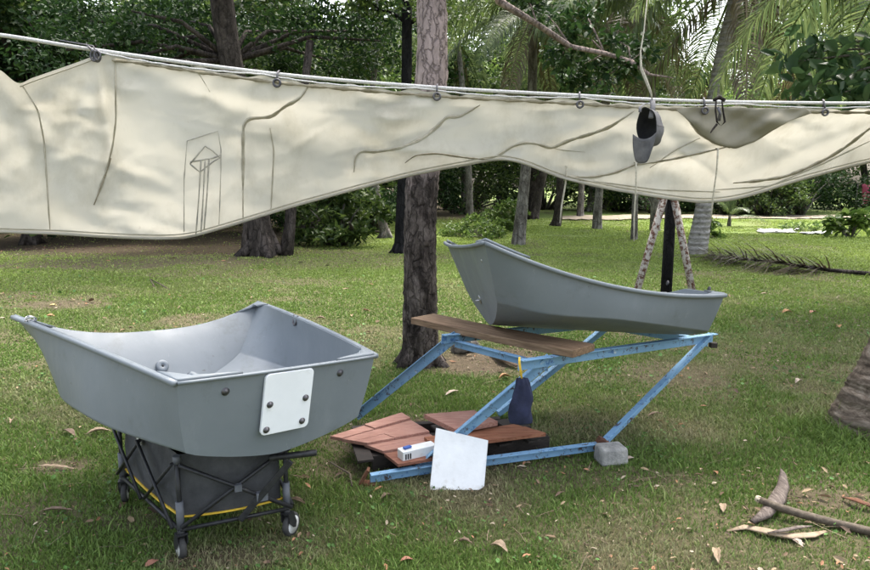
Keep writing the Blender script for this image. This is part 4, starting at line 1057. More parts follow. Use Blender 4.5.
# grey baseball cap hung by its strap from the rope
def make_cap():
    y = 3.60
    P = lambda px, py, dy=0: D(px, py, y+dy)
    root = empty('cap', P(649, 130), 'faded grey baseball cap hanging visor-down from the rope', 'cap')
    # crown: soft dome, its opening turned towards the left and the viewer
    g = MB(); open_top = P(646, 107); open_bot = P(647, 146); ax = (open_bot-open_top); c0 = (open_top+open_bot)/2
    h = ax.length/2; axn = ax.normalized(); out = Vector((.86, .5, -.06)).normalized(); dep_ = out.cross(axn).normalized(); n = 32; rows = 10
    D_ = .098
    def dome(k, mat, nm, solid):
        g = MB(); vs = []
        for i in range(rows+1):
            t = i/rows*PI/2
            for q in range(n):
                a = 2*PI*q/n; r = math.cos(t)**.7; dent = 1+.035*math.sin(a*5+t*3)+.02*math.sin(a*3-t*4)
                vs.append(c0+axn*(math.cos(a)*h*r*dent*k+.014*math.sin(t))+dep_*(math.sin(a)*.07*r*dent*k)+out*(math.sin(t)*D_*k*dent))
        g.add(vs, [(i*n+q, i*n+(q+1) % n, (i+1)*n+(q+1) % n, (i+1)*n+q) for i in range(rows) for q in range(n)], True)
        return W(g.build(nm, M[mat], root, solid=solid))
    dome(1.0, 'grey_cloth', 'crown', 0); dome(.955, 'black_cloth', 'lining', 0)
    g = MB(); vs = []
    for i in range(2):
        for q in range(n):
            a = 2*PI*q/n; r = (1.0, .955)[i]*(1+.035*math.sin(a*5)+.02*math.sin(a*3)); vs.append(c0+axn*(math.cos(a)*h*r)+dep_*(math.sin(a)*.07*r)-out*.001)
    g.add(vs, [(q, (q+1) % n, n+(q+1) % n, n+q) for q in range(n)], True); W(g.build('sweatband', M['black_cloth'], root))
    for a0 in (0, PI/3, -PI/3):   # seams of the crown panels
        g = MB(); pts = []
        for i in range(10):
            t = i/9*PI/2; r = math.cos(t)**.8; pts.append(c0+axn*(math.cos(a0+PI/2+PI)*h*r)+dep_*(math.sin(a0+PI/2+PI)*.072*r)+out*(math.sin(t)*D_*1.03))
        g.tube(pts, .0012, 5); W(g.build('seam', M['grey_cloth'], root))
    g = MB(); g.lathe([(0, 0), (.008, 0), (.007, .004), (0, .006)], c0+out*(D_+.0)+axn*.012, out, 12); W(g.build('button', M['grey_cloth'], root))
    # visor, curved plate hanging down-left
    g = MB(); vs = []; tip = P(641.5, 163.5, -.03); b0 = P(644.5, 139, -.045); vd = (tip-b0); L = vd.length; vdn = vd.normalized(); wv = Vector((.86, -.45, .04)).normalized(); nn = vdn.cross(wv).normalized(); rr = 10; cc = 16
    for i in range(rr+1):
        t = i/rr
        for k in range(cc+1):
            s = -1+2*k/cc; hw = .062*(1-.08*t); lim = L*(1-.42*s*s*abs(s)); 
            start = -.03*(s*s); p = b0+vdn*(start+(lim-start)*t)+wv*(s*hw*math.sqrt(max(0, 1-(t*.62)**2*abs(s)**1.2)))+nn*(.03*(s*s)-.015)
            vs.append(p)
    g.add(vs, [(i*(cc+1)+k, i*(cc+1)+k+1, (i+1)*(cc+1)+k+1, (i+1)*(cc+1)+k) for i in range(rr) for k in range(cc)], True)
    W(g.build('visor', M['grey_cloth'], root, solid=.004))
    g = MB(); g.tube([P(640, 112, -.06), P(640, 107, -.03), P(644, 104, .02), P(651, 102, .05), P(652, 99, .05)], .008, 8, flat=.3); g.tube([P(651, 118, -.03), P(653, 106, .02), P(652.5, 100, .05)], .014, 8, flat=.4)
    W(g.build('strap', M['grey_cloth'], root))
make_cap()
g = MB(); g.tube([D(652.5, 101, 3.66), D(651, 93, 3.66), D(646, 80, 3.7), D(641, 68, 3.74), D(640.5, 52, 3.78), D(644, 30, 3.85), D(650, -30, 4.0)], [.006, .011, .015, .014, .01, .008, .007], 8, flat=.35)
o = g.build('hanging_strap', M['cord']); tag(o, 'pale twisted strap rising from the cap into the branches', 'strap')
# dark knotted straps on the rope right of the cap
root = empty('strap_knot', D(718, 115, 3.80), 'dark knotted strap and buckle looped over the rope right of the cap', 'strap')
y = 3.82; P = lambda px, py, dy=0: D(px, py, y+dy)
g = MB(); g.tube([P(716, 101), P(715.5, 110), P(717, 122), P(721, 126), P(725, 122), P(723, 110), P(722, 101)], [.008, .009, .008, .009, .01, .008, .007], 8, flat=.5, jit=.1); g.tube([P(717, 124), P(713, 129), P(710.5, 133)], [.007, .006, .003], 7); g.tube([P(714, 100, .03), P(719, 97, 0), P(724, 100, .03)], .012, 8, jit=.2)
W(g.build('loop', M['bark_dark'], root)); g = MB(); g.tube([P(717.5, 107, -.01), P(720, 113, -.01), P(719, 121, -.01)], .008, 7, jit=.2); W(g.build('buckle', M['dark_steel'], root))

# ================================================================== BLACK POST AND RUSTY A-FRAME
yy = 7.6
g = MB(); bse = D(668.5, 250, yy); bse.z = -.05; tp = Vector((bse.x, yy, D(669, 170, yy).z)); g.tube([bse-bse, (tp-bse)*.5, tp-bse], [.066, .064, .062], 14, jit=.02)
o = g.build('post', M['bark_black']); o.location = bse; tag(o, 'straight black post standing between the legs of the rusty A-frame', 'post')
root = empty('a_frame', (bse.x, yy, 0), 'rusty white-painted A-frame behind the right dinghy, one leg to each side of the black post', 'frame')
t1 = D(665, 195, yy-.1); t2 = D(673.5, 195, yy-.1)
for t_, (qx, qy) in ((t1, (629, 318)), (t2, (697.5, 318))):
    b = D(qx, qy, yy-.25); g = MB(); g.tube([b, b.lerp(t_, .5), t_], .041, 10); W(g.build('leg', M['rusty_white'], root))
g = MB(); g.tube([t1+Vector((-.08, 0, -.02)), t2+Vector((.08, 0, -.02))], .03, 10); W(g.build('top_joint', M['rust'], root))

# ================================================================== TREES
def rel(b, pts): return [Vector(p)-Vector((b.x, b.y, 0)) for p in pts]
# near trunk beside the trestle, crown above the picture
b = G(421, 364)
def near_extra(m):
    # long bare pale limb crossing the upper middle
    pts = [D(x, y, d)-Vector((b.x, b.y, 0)) for x, y, d in ((470, -90, 6.2), (500, -2, 6.5), (535, 20, 6.8), (565, 42, 7.0), (600, 49, 7.2), (632, 58, 7.3), (655, 72, 7.4), (684, 76, 7.5))]
    m.tube(pts, [.045, .038, .033, .027, .024, .02, .014, .007], 9, jit=.06)
    m.tube([Vector((.05, 0, 4.1)), pts[0]], [.08, .06], 8)
    t = []
    for x, y, d in ((575, 30, 7.3), (560, 55, 7.2), (590, 62, 7.5), (612, 35, 7.5), (622, 66, 7.4), (640, 45, 7.6), (548, 12, 7.4), (585, 10, 7.5), (600, 82, 7.7), (572, 78, 7.7), (530, -5, 7)):
        t.append(D(x, y, d)-Vector((b.x, b.y, 0)))
        q = min(pts, key=lambda p: (p-t[-1]).length); m.tube([q, q.lerp(t[-1], .5)+Vector((0, 0, .04)), t[-1]], [.012, .008, .004], 5)
    global _NEAR_TWIG; _NEAR_TWIG = t
    return []
random.seed(5)
tr = broad_tree('tree', b, rel(b, [Vector((b.x, b.y, -.05)), D(420, 280, b.y), D(421, 200, b.y), D(428, 120, b.y), D(432, 40, b.y), D(433, -60, b.y+.1), Vector((b.x+.3, b.y+.4, 6.1))]), [.165, .148, .14, .132, .128, .12, .09], 'nearest tree with dark flaky lower bark, its trunk between the two dinghies', 2.8, 2.2, 9000, .15, 'leaf_mid', 'bark_near', 7, extra=near_extra, clump=.5, zr=(.25, 1), frac=.93)
C = clump_points(_NEAR_TWIG, .24, 130); foliage('low_foliage', C, .085, M['leaf_dark'], tr)
for k, (zz, an) in enumerate(((2.35, .5), (1.35, -1.2), (.8, -1.9))):   # short knots / peeling bark flakes
    pass

# big dark tree on the left, twin stems at its foot
b = G(262, 256)
def left_extra(m):
    o = Vector((b.x, b.y, 0)); t = []
    m.tube([Vector((.5, .2, -.05)), D(290, 225, b.y+.2)-o, D(292, 190, b.y+.3)-o, D(300, 130, b.y+.4)-o, D(310, 40, b.y+.6)-o], [.2, .14, .12, .11, .08], 9, jit=.05)
    m.tube([Vector((-.35, 0, -.05)), D(246, 235, b.y-.2)-o, D(250, 200, b.y)-o, D(243, 150, b.y)-o], [.14, .09, .08, .1], 9, jit=.08)
    for x, y, r in ((300, 30, 3), (330, 60, 3), (350, 30, 3), (280, 50, 3), (260, 30, 2), (160, 40, 3), (120, 60, 4), (190, 20, 3), (90, 20, 3), (60, 50, 4), (150, 70, 4), (205, 60, 3), (130, 10, 3), (110, 90, 4), (380, 40, 3)):
        e = D(x, y, b.y+(random.uniform(1.2, 3.2) if 200 < x < 400 else random.uniform(-1, 1.5)))-o; s = D(232, 60, b.y)-o; m.tube([s, s.lerp(e, .5)+Vector((0, 0, .3)), e], [.07, .05, .02], 6)
        for k in range(4): t.append(e+Vector((random.uniform(-.7, .7), random.uniform(-.8, .8), random.uniform(-.5, .5))))
    return t
broad_tree('tree', b, rel(b, [Vector((b.x, b.y, -.05)), D(258, 225, b.y), D(252, 180, b.y), D(240, 110, b.y), D(229, 50, b.y), D(222, 0, b.y), D(216, -60, b.y)]), [.36, .3, .29, .27, .26, .25, .2], 'big dark-barked tree behind the left canvas with several stems at its foot', 4.5, 3, 26000, .13, 'leaf_dark', 'bark_dark', 8, extra=left_extra, clump=.75, frac=.95)

# thin black trunk just left of the near trunk
b = G(401, 251)
broad_tree('tree', b, rel(b, [Vector((b.x, b.y, -.05)), D(402, 210, b.y), D(404, 150, b.y), D(406.5, 80, b.y), D(407, 0, b.y), D(407, -60, b.y)]), [.2, .15, .13, .125, .12, .1], 'slim black trunk seen just left of the nearest tree', 2.5, 2, 5000, .13, 'leaf_mid', 'bark_black', 5, clump=.7)
b = G(386, 236)
broad_tree('tree', b, rel(b, [Vector((b.x, b.y, -.05)), D(381, 212, b.y), D(375, 180, b.y), D(372, 100, b.y), D(377, 40, b.y), D(379, -40, b.y)]), [.19, .13, .12, .1, .09, .07], 'thin grey leaning trunk beyond the leafy bush, left of the black trunk', 2.6, 2.4, 5000, .14, 'leaf_mid', 'bark_grey', 5, clump=.8)
# leaning far trunks seen under the canvas
def pole_tree(b0, tops, r0, lab, bm='bark_grey', R=2.6, lm='leaf_mid', h=2.2):
    b = G(*b0)
    pts = [Vector((b.x, b.y, -.05))]+[D(x, y, b.y) for x, y in tops]
    return broad_tree('tree', b, rel(b, pts), [r0*1.2]+[r0*(1-.1*i) for i in range(len(tops))], lab, R, h, 5000, .18, lm, bm, 5, clump=.9)
pole_tree((455, 213), [(446, 190), (437, 165), (425, 100), (415, 20)], .2, 'far trunk leaning left just right of the nearest tree')
pole_tree((447, 211), [(441, 185), (438, 165), (436, 90), (440, 10)], .17, 'far dark trunk close behind the nearest tree', 'bark_dark')
pole_tree((471, 211), [(477, 185), (484, 163), (496, 90), (500, 10)], .16, 'far slender trunk leaning right, left of the coconut palm with the bush')
pole_tree((556, 226), [(559, 205), (560, 180), (556, 100), (552, 20)], .16, 'thin brown trunk between two far palms under the canvas', 'bark_dark')
pole_tree((533, 219), [(538, 195), (545, 165), (560, 100), (570, 10)], .22, 'dark far trunk leaning right behind the palms', 'bark_dark')

# coconut palms
b = G(518, 243)
palm('palm_tree', b, rel(b, [Vector((b.x, b.y, -.05)), D(522, 205, b.y), D(526, 165, b.y), D(532, 90, b.y), D(533, 30, b.y), D(536, 2, b.y)]), (.17, .105), 'coconut palm with low drooping fronds standing left of centre behind the bow', nf=12, sc=.95, dry=3, seed=3, azs=[(-2.6, 3), (-2.1, 4), (3.0, 3), (-1.0, 3), (-.4, 3), (-.1, 4), (-1.5, 4), (-2.9, 4), (-.7, 4)], bmat='bark_grey')
b = G(696, 253)
palm('palm_tree', b, rel(b, [Vector((b.x, b.y, -.05)), D(701, 225, b.y), D(706, 190, b.y), D(713, 110, b.y), D(722, 55, b.y), D(735, 0, b.y), D(745, -35, b.y)]), (.215, .125), 'tall grey ringed coconut palm leaning right, behind the A-frame', nf=14, sc=1.2, dry=4, seed=8, flare=1.3, azs=[(-.95, 4), (-.55, 3), (-.1, 3), (-2.55, 3), (-2.9, 4), (2.9, 3), (-.6, 4), (.3, 4)])
b = G(597, 228)
palm('palm_tree', b, rel(b, [Vector((b.x, b.y, -.05)), D(598, 205, b.y), D(600, 180, b.y), D(606, 90, b.y), D(612, 10, b.y)]), (.17, .12), 'slim far coconut palm under the canvas, right of the brown trunk', nf=16, sc=1.2, dry=3, seed=12, bmat='bark_grey')
b = G(852, 430)
palm('palm_tree', b, rel(b, [Vector((b.x+.05, b.y, -.05)), Vector((b.x+.09, b.y, .2)), Vector((b.x+.22, b.y+.03, .5)), Vector((b.x+.62, b.y+.2, 1.25)), Vector((b.x+1.6, b.y+1.0, 2.8)), Vector((b.x+2.7, b.y+2.6, 5.0))]), (.178, .11), 'leaning palm trunk cut off by the right edge, grass tufts at its foot', nf=18, sc=1.0, dry=1, seed=20, bmat='bark_palm_near', flare=1.6)
# palms whose fronds hang in from above (crowns above the frame)
for i, (px, py, d, lean, sd, lab, dr) in enumerate([(655, 212, 24, -.8, 31, 'dark palm right of the slim far palm, fronds hanging above the cap', 3), (912, 224, 21, -2.7, 33, 'coconut palm rooted past the right edge, its bright fronds leaning in above the sapling', 1), (580, 212, 34, .3, 35, 'far palm in the middle of the wood', 2), (470, 214, 30, -.6, 37, 'far palm with yellowing fronds right of the nearest tree', 2), (634, 213, 19, -.3, 39, 'palm with a thin grey trunk seen between the cords', 3)]):
    bb = G(px, 186+1040/d); hgt = 1.6+186*d/650+[-.3, -.2, -1.6, -2.2, .1][i]
    palm('palm_tree', bb, [Vector((0, 0, -.05)), Vector((lean*.15, 0, hgt*.3)), Vector((lean*.5, 0, hgt*.65)), Vector((lean, .2, hgt))], (.16, .11) if i < 4 else (.085, .07), lab, nf=17, sc=1.25, dry=dr, seed=sd, bmat='bark_grey')

# broad-leaved almond tree leaning in from the right
b = Vector((7.6, 9.2, 0)); random.seed(9)
def alm(m):
    o = Vector((b.x, b.y, 0)); t = []
    for x, y, d in ((790, 60, 8.6), (812, 50, 8.8), (830, 75, 8.4), (850, 60, 8.7), (865, 85, 8.6), (845, 90, 8.3), (805, 85, 8.9), (860, 40, 8.5), (880, 60, 9), (800, 40, 9.0), (835, 45, 8.8), (872, 100, 8.7), (820, 98, 8.6)):
        e = D(x, y, d)-o; s = Vector((-.2, 0, 3.2)); m.tube([s, s.lerp(e, .6)+Vector((0, 0, .15)), e], [.035, .02, .008], 6); t.append(e)
    global _ALM; _ALM = t; return []
tr = broad_tree('tree', b, [Vector((0, 0, -.05)), Vector((0, .05, 1.5)), Vector((-.2, 0, 3.0)), Vector((0, 0, 4.4))], [.14, .12, .1, .07], 'large-leaved almond tree reaching in at the upper right edge', 1.8, 1.2, 1200, .24, 'leaf_big', 'bark_grey', 5, extra=alm, clump=.6)
C = clump_points(_ALM, .4, 26); foliage('low_foliage', C, .23, M['leaf_big'], tr, aspect=.55, up=.2, droop=.5)

# prototypes for the wood behind
random.seed(21)
def proto(label, base, R, h, th, lm, bm, n, size, low=True, clump=1.0):
    lo = []
    if low:
        for k in range(26): a = random.uniform(0, 2*PI); q = random.uniform(.3, 1)*R; lo.append(Vector((math.cos(a)*q, math.sin(a)*q, random.uniform(.5, th))))
    return broad_tree('tree', base, [Vector((0, 0, -.05)), Vector((.15, .1, th*.4)), Vector((-.1, .1, th*.8)), Vector((.1, 0, th))], [.26, .22, .18, .15], label, R, h, n, size, lm, bm, 8, clump=clump, low=lo, group='trees of the wood behind')
LT = [  # px, distance, proto, scale, label
    (30, 19, 0, 1.0, 'dark leafy tree at the far left behind the canvas corner'), (110, 21, 0, 1.05, 'dark leafy tree above the ring at the canvas peak'), (190, 22, 1, 1.0, 'mid green tree left of the big dark trunk'), (310, 22, 1, 1.0, 'mid green tree between the big dark trunk and the thin stem'),
    (350, 27, 2, 1.0, 'pale green tree glimpsed left of the slim black trunk'), (-60, 18, 1, 1.1, 'leafy tree at the extreme left edge'), (70, 27, 2, 1.2, 'sunlit pale tree in the gap at the far left'), (250, 29, 0, 1.3, 'tall dark tree behind the big trunk'), (400, 33, 0, 1.2, 'dark tree behind the nearest trunk'),
    (465, 38, 2, 1.2, 'pale sunlit tree right of the nearest trunk'), (530, 38, 1, 1.3, 'green tree behind the drooping coconut palm'), (590, 40, 2, 1.0, 'pale tree in the middle behind the bare limb'), (640, 44, 1, 1.2, 'green tree behind the cap'), (690, 42, 2, 1.0, 'green tree just left of the tall ringed palm'),
    (745, 38, 2, 1.0, 'pale green tree right of the tall ringed palm'), (800, 40, 0, .95, 'dark tree behind the almond leaves'), (860, 44, 1, 1.1, 'green tree at the right edge beyond the path'), (930, 36, 0, 1.1, 'dark tree outside the right edge'), (160, 34, 2, 1.35, 'pale tree deep in the left wood'), (-130, 24, 0, 1.2, 'dark tree left of the edge'),
    (500, 46, 0, 1.5, 'tall dark tree deepest in the middle'), (610, 46, 1, 1.5, 'tall green tree deep behind the slim far palm'), (330, 38, 0, 1.5, 'tall dark tree deep behind the bush'), (710, 48, 0, 1.3, 'tall dark tree deep right of centre')]
protos = []
for k, (lm, bm, n, sz, R, h, th) in enumerate([('leaf_dark', 'bark_dark', 17000, .17, 3.2, 3.2, 4.4), ('leaf_mid', 'bark_dark', 15000, .17, 3.0, 3.4, 4.2), ('leaf_light', 'bark_grey', 12000, .19, 3.0, 3.2, 4.0)]):
    protos.append(None); 
    for (px, d, kk, s, lab) in LT:
        if kk != k: continue
        pos = G(px, 186+1040/d)
        if protos[k] is None:
            protos[k] = proto(lab, pos, R, h, th, lm, bm, n, sz); protos[k].scale = (s, s, s)
        else: copy_tree(protos[k], pos, random.uniform(0, 6), s*random.uniform(.93, 1.07), lab, 'trees of the wood behind')

# bushes: forest edge
def bush(base, R, H, label, n=4000, size=.14, lm='leaf_mid', clump=.4, group=None, aspect=.5, k=26, cat='bush', name='bush', up=.35):
    base = Vector(base); root = empty(name, (base.x, base.y, float(ground_z(np.array([base.x]), np.array([base.y]))[0])), label, cat, group)
    m = MB(); tips = []
    for i in range(k):
        a = random.uniform(0, 2*PI); q = random.random()**.5*R; e = Vector((math.cos(a)*q, math.sin(a)*q, H*random.uniform(.15, .95)*(1-.35*(q/R)**2)))
        m.tube([Vector((e.x*.12, e.y*.12, -.03)), Vector((e.x*.5, e.y*.5, e.z*.6)), e], [.018*H+.004, .01*H+.003, .004], 5); tips.append(e)
    m.build('stems', M['bark_grey'], root)
    foliage('foliage', clump_points(tips, clump, max(4, n//k)), size, M[lm], root, aspect=aspect, up=up)
    return root
random.seed(31)
bush(G(338, 243), 1.35, 1.9, 'broad-leaved green bush under the canvas right of the big dark tree', 3600, .2, 'leaf_mid', .42, aspect=.42)
bush(G(372, 230), 1.5, 2.0, 'dense bush beyond, between the thin grey trunk and the black trunk', 3500, .17, 'leaf_dark', .5)
bush(G(300, 232), 2.0, 2.4, 'dark bush behind the big dark tree', 4000, .17, 'leaf_dark', .6)
bush(G(492, 232), 1.0, .7, 'low pale weedy bush left of the drooping coconut palm', 1600, .13, 'leaf_light', .25)
bush(G(509, 231), .55, 1.15, 'light green young shrub leaning on the palm trunk', 700, .2, 'leaf_light', .25)
bush(G(468, 236), 1.1, .5, 'low green weeds behind the bow of the right dinghy', 1300, .11, 'leaf_light', .25)
for i, (px, d, R, H, lm, lab) in enumerate([(-40, 24, 4, 2.6, 'leaf_dark', 'dark undergrowth at the left end of the wood'), (60, 25, 4, 2.4, 'leaf_dark', 'dark undergrowth behind the left canvas'), (170, 26, 4, 2.6, 'leaf_dark', 'dark undergrowth below the big trunk'), (415, 36, 3, 3.2, 'leaf_dark', 'undergrowth behind the nearest tree'), (470, 45, 4, 4.5, 'leaf_dark', 'dark thicket behind the weedy bush'), (545, 44, 4, 4.6, 'leaf_dark', 'dark thicket behind the brown trunk'), (620, 42, 4, 4.3, 'leaf_dark', 'dark thicket behind the slim far palm'),
                                            (655, 37, 2.4, 3.0, 'leaf_dark', 'dark round bush behind the A-frame'), (728, 36, 2.3, 2.6, 'leaf_dark', 'round dark bush right behind the sprouting palm'), (762, 35, 2.2, 2.9, 'leaf_mid', 'round bush beyond the path, third from the right'), (800, 36, 2.4, 3.2, 'leaf_dark', 'tall round bush beyond the path left of the sky gap'), (850, 44, 2.5, 1.6, 'leaf_dark', 'low bush beyond the path at the right edge'), (690, 40, 2.6, 3.6, 'leaf_dark', 'bush hidden behind the ringed palm trunk'), (900, 38, 2.5, 3, 'leaf_dark', 'bush past the right edge')]):
    bush(G(px, 186+1040/d), R, H, lab, 3400, .2, lm, .75, group='bushes along the edge of the wood', k=34)

# far wood as one mass, with gaps
random.seed(41)
cs = []
for i in range(620):
    a = random.uniform(-.95, .8); r = random.uniform(52, 72); H = 17
    z = random.random()**.8*H
    if .50 < a < .59 and z < 5.5 and random.random() < .8: z = random.choice((.5, 8, 10))
    cs.append(Vector((r*math.sin(a), r*math.cos(a), z)))
C = clump_points(cs, 2.1, 190); o = foliage('far_wood', C, .42, M['leaf_mid']); tag(o, 'distant green wood closing the view behind the trees', 'wood', kind='stuff')

# small plants on the lawn
random.seed(51)
bush(G(850, 239), .5, .85, 'young papaya-like sapling on the lawn near the right edge', 260, .3, 'leaf_light', .2, aspect=.55, k=12, cat='sapling', name='sapling', up=1.0)
bush(G(806, 231), 1.0, .35, 'low pale weed patch on the lawn left of the sapling', 500, .12, 'leaf_light', .2, k=14, cat='weed', name='weed')
bush(G(708, 240), .3, .75, 'small yellow-green shoot right of the ringed palm foot', 200, .18, 'leaf_light', .16, k=8, cat='weed', name='weed')
b = G(729, 226)
root = empty('sprouting_palm', b, 'young coconut palm sprouting on the lawn right of the ringed palm', 'palm sprout')
g = MB(); g.tube([(0, 0, -.03), (0, 0, .2), (0, 0, .45)], [.09, .07, .04], 9); g.build('stem', M['bark_grey'], root)
for i in range(7):
    me = FR[[2, 0, 1, 2, 0, 3, 2][i]]; o = bpy.data.objects.new('frond', me); COL.objects.link(o); o.parent = root; o.location = (0, 0, .3); o.rotation_euler = (0, -.25, i*2.4); o.scale = (.36, .36, .4)

# fallen dry frond on the lawn
b = G(745, 256); random.seed(61)
root = empty('fallen_frond', b, 'long dry brown palm frond fallen on the lawn at the right', 'fallen frond')
g = MB(); pts = [D(x, y, 1) for x, y in ((0, 0),)]
path = [G(x, y, z) for x, y, z in ((708, 255, .03), (740, 259, .1), (775, 262, .14), (800, 266, .1), (830, 270, .05), (875, 274, .05), (905, 277, .05))]
g.tube([p-b for p in path], [.015, .03, .04, .05, .06, .07, .08], 8, flat=.6, jit=.1); g.build('midrib', M['bark_dark'], root)
V = []; Fc = []; T = []
for i in range(300):
    t = random.random()*.62; k = t/.62*4; j = min(int(k), 3); q = path[j].lerp(path[j+1], k-j)-b
    a = random.uniform(-.5, .9); L = random.uniform(.5, 1.4); rise = random.uniform(.0, 1.1)**1.5
    d0 = Vector((-math.cos(a)*.8+random.uniform(-.3, .3), random.choice((-1, 1))*random.uniform(.15, .7), rise)).normalized(); side = d0.cross(Vector((0, 0, 1))).normalized()*.018
    p = q; bi = len(V)
    for s in range(4):
        u = s/3; V += [p-side*(1-u*.8), p+side*(1-u*.8)]; T += [.2+u*.4]*2; d0 = (d0+Vector((0, 0, -.28 if rise > .3 else -.1))).normalized(); p = p+d0*L/3; p.z = max(p.z, .01)
    for s in range(3): Fc.append([bi+s*2, bi+s*2+1, bi+s*2+3, bi+s*2+2])
np_mesh('leaflets', np.array([tuple(v) for v in V]), Fc, 4, M['palm_dry'], root, colors=np.stack([np.array(T)*.25]*3, 1))

# pale sheets on the far lawn, path, pink cloth
def lay(px0, px1, py0, py1, z=.05, nx=14, ny=3, jag=.25):
    a, b2 = G(px0, py1), G(px1, py1); c, d = G(px0, py0), G(px1, py0); vs = []
    for j in range(ny+1):
        for i in range(nx+1):
            p = a.lerp(b2, i/nx).lerp(c.lerp(d, i/nx), j/ny); p += Vector((random.uniform(-jag, jag), random.uniform(-jag, jag)*1.2, 0))*(1 if j in (0, ny) or i in (0, nx) else .3)
            p.z = float(ground_z(np.array([p.x]), np.array([p.y]))[0])+z+random.uniform(-.01, .015); vs.append(p)
    g = MB(); g.add(vs, [(j*(nx+1)+i, j*(nx+1)+i+1, (j+1)*(nx+1)+i+1, (j+1)*(nx+1)+i) for j in range(ny) for i in range(nx)], True); return g
o = lay(757, 796, 229.5, 232.5, .06).build('ground_sheet', M['sheet'], None, solid=.01); tag(o, 'pale sheet lying on the far lawn, the longer left one', 'sheet', 'pale sheets on the far lawn')
o = lay(806, 833, 232.5, 235, .06).build('ground_sheet', M['sheet'], None, solid=.01); tag(o, 'pale sheet lying on the far lawn, just left of the sapling', 'sheet', 'pale sheets on the far lawn')
M['path'] = two_tone('sandy_path', (.2, .165, .115), (.33, .28, .21), 2, .95, bstr=.4)
g = lay(560, 1000, 216.2, 219.5, .05, 90, 4, .18); o = g.build('path', M['path']); tag(o, kind='structure')
root = empty('hanging_towel', D(868, 195, 42), 'pink towel hanging at the right edge beyond the path', 'towel')
g = MB(); vs = []
for i in range(9):
    for j in range(9): p = D(862+i*2.2, 184+j*2.7, 42+.12*math.sin(i*1.7+j*.3)); vs.append(p-root.location)
g.add(vs, [(i*9+j, i*9+j+1, i*9+10+j, i*9+9+j) for i in range(8) for j in range(8)], True); g.build('cloth', M['pink'], root, solid=.02)
g = MB(); a = D(858, 183.5, 42)-root.location; c = D(884, 183.5, 42)-root.location; g.tube([a, c], .03, 6); zb = -root.location.z
g.tube([Vector((a.x, a.y, zb)), a], .04, 6); g.tube([Vector((c.x, c.y, zb)), c], .04, 6); g.build('rail', M['bark_grey'], root)

# ================================================================== THINGS LYING ON THE GRASS
random.seed(71)
def leaf_shape(L, Wd, curl, twist=0.0):
    vs = []; n = 10
    for i in range(n+1):
        t = i/n; w = Wd/2*math.sin(PI*min(1, t*.97+.03))**1.1*(1.15-.4*t)+.002*math.sin(t*37); x = (t-.5)*L; z = curl*math.sin(PI*t)+.004
        for s, k in ((-1, 1), (-.5, .3), (0, 0), (.5, .35), (1, 1.1)): vs.append(Vector((x, w*s+twist*x*x*3, z+curl*.9*k*(w/(Wd/2))+.15*abs(s)*w)))
    g = MB(); g.add(vs, [(i*5+k, i*5+k+1, i*5+6+k, i*5+5+k) for i in range(n) for k in range(4)], True); return g
LC = {'tan': ((.24, .17, .11), (.36, .28, .19)), 'red': ((.38, .13, .08), (.5, .22, .12)), 'brown': ((.12, .08, .055), (.22, .15, .1)), 'yellow': ((.5, .38, .1), (.6, .45, .18)), 'orange': ((.45, .2, .07), (.55, .3, .1)), 'pale': ((.35, .28, .22), (.48, .4, .33))}
LC['red'] = ((.28, .12, .08), (.4, .2, .13)); LC['orange'] = ((.3, .16, .07), (.42, .25, .12)); LC['yellow'] = ((.38, .3, .12), (.5, .4, .2))
for k, (a, b2) in LC.items(): M['fallen_'+k] = two_tone('fallen_leaf_'+k, a, b2, 25, .7, c=tuple(v*.4 for v in a), cs=30, transl=.15)
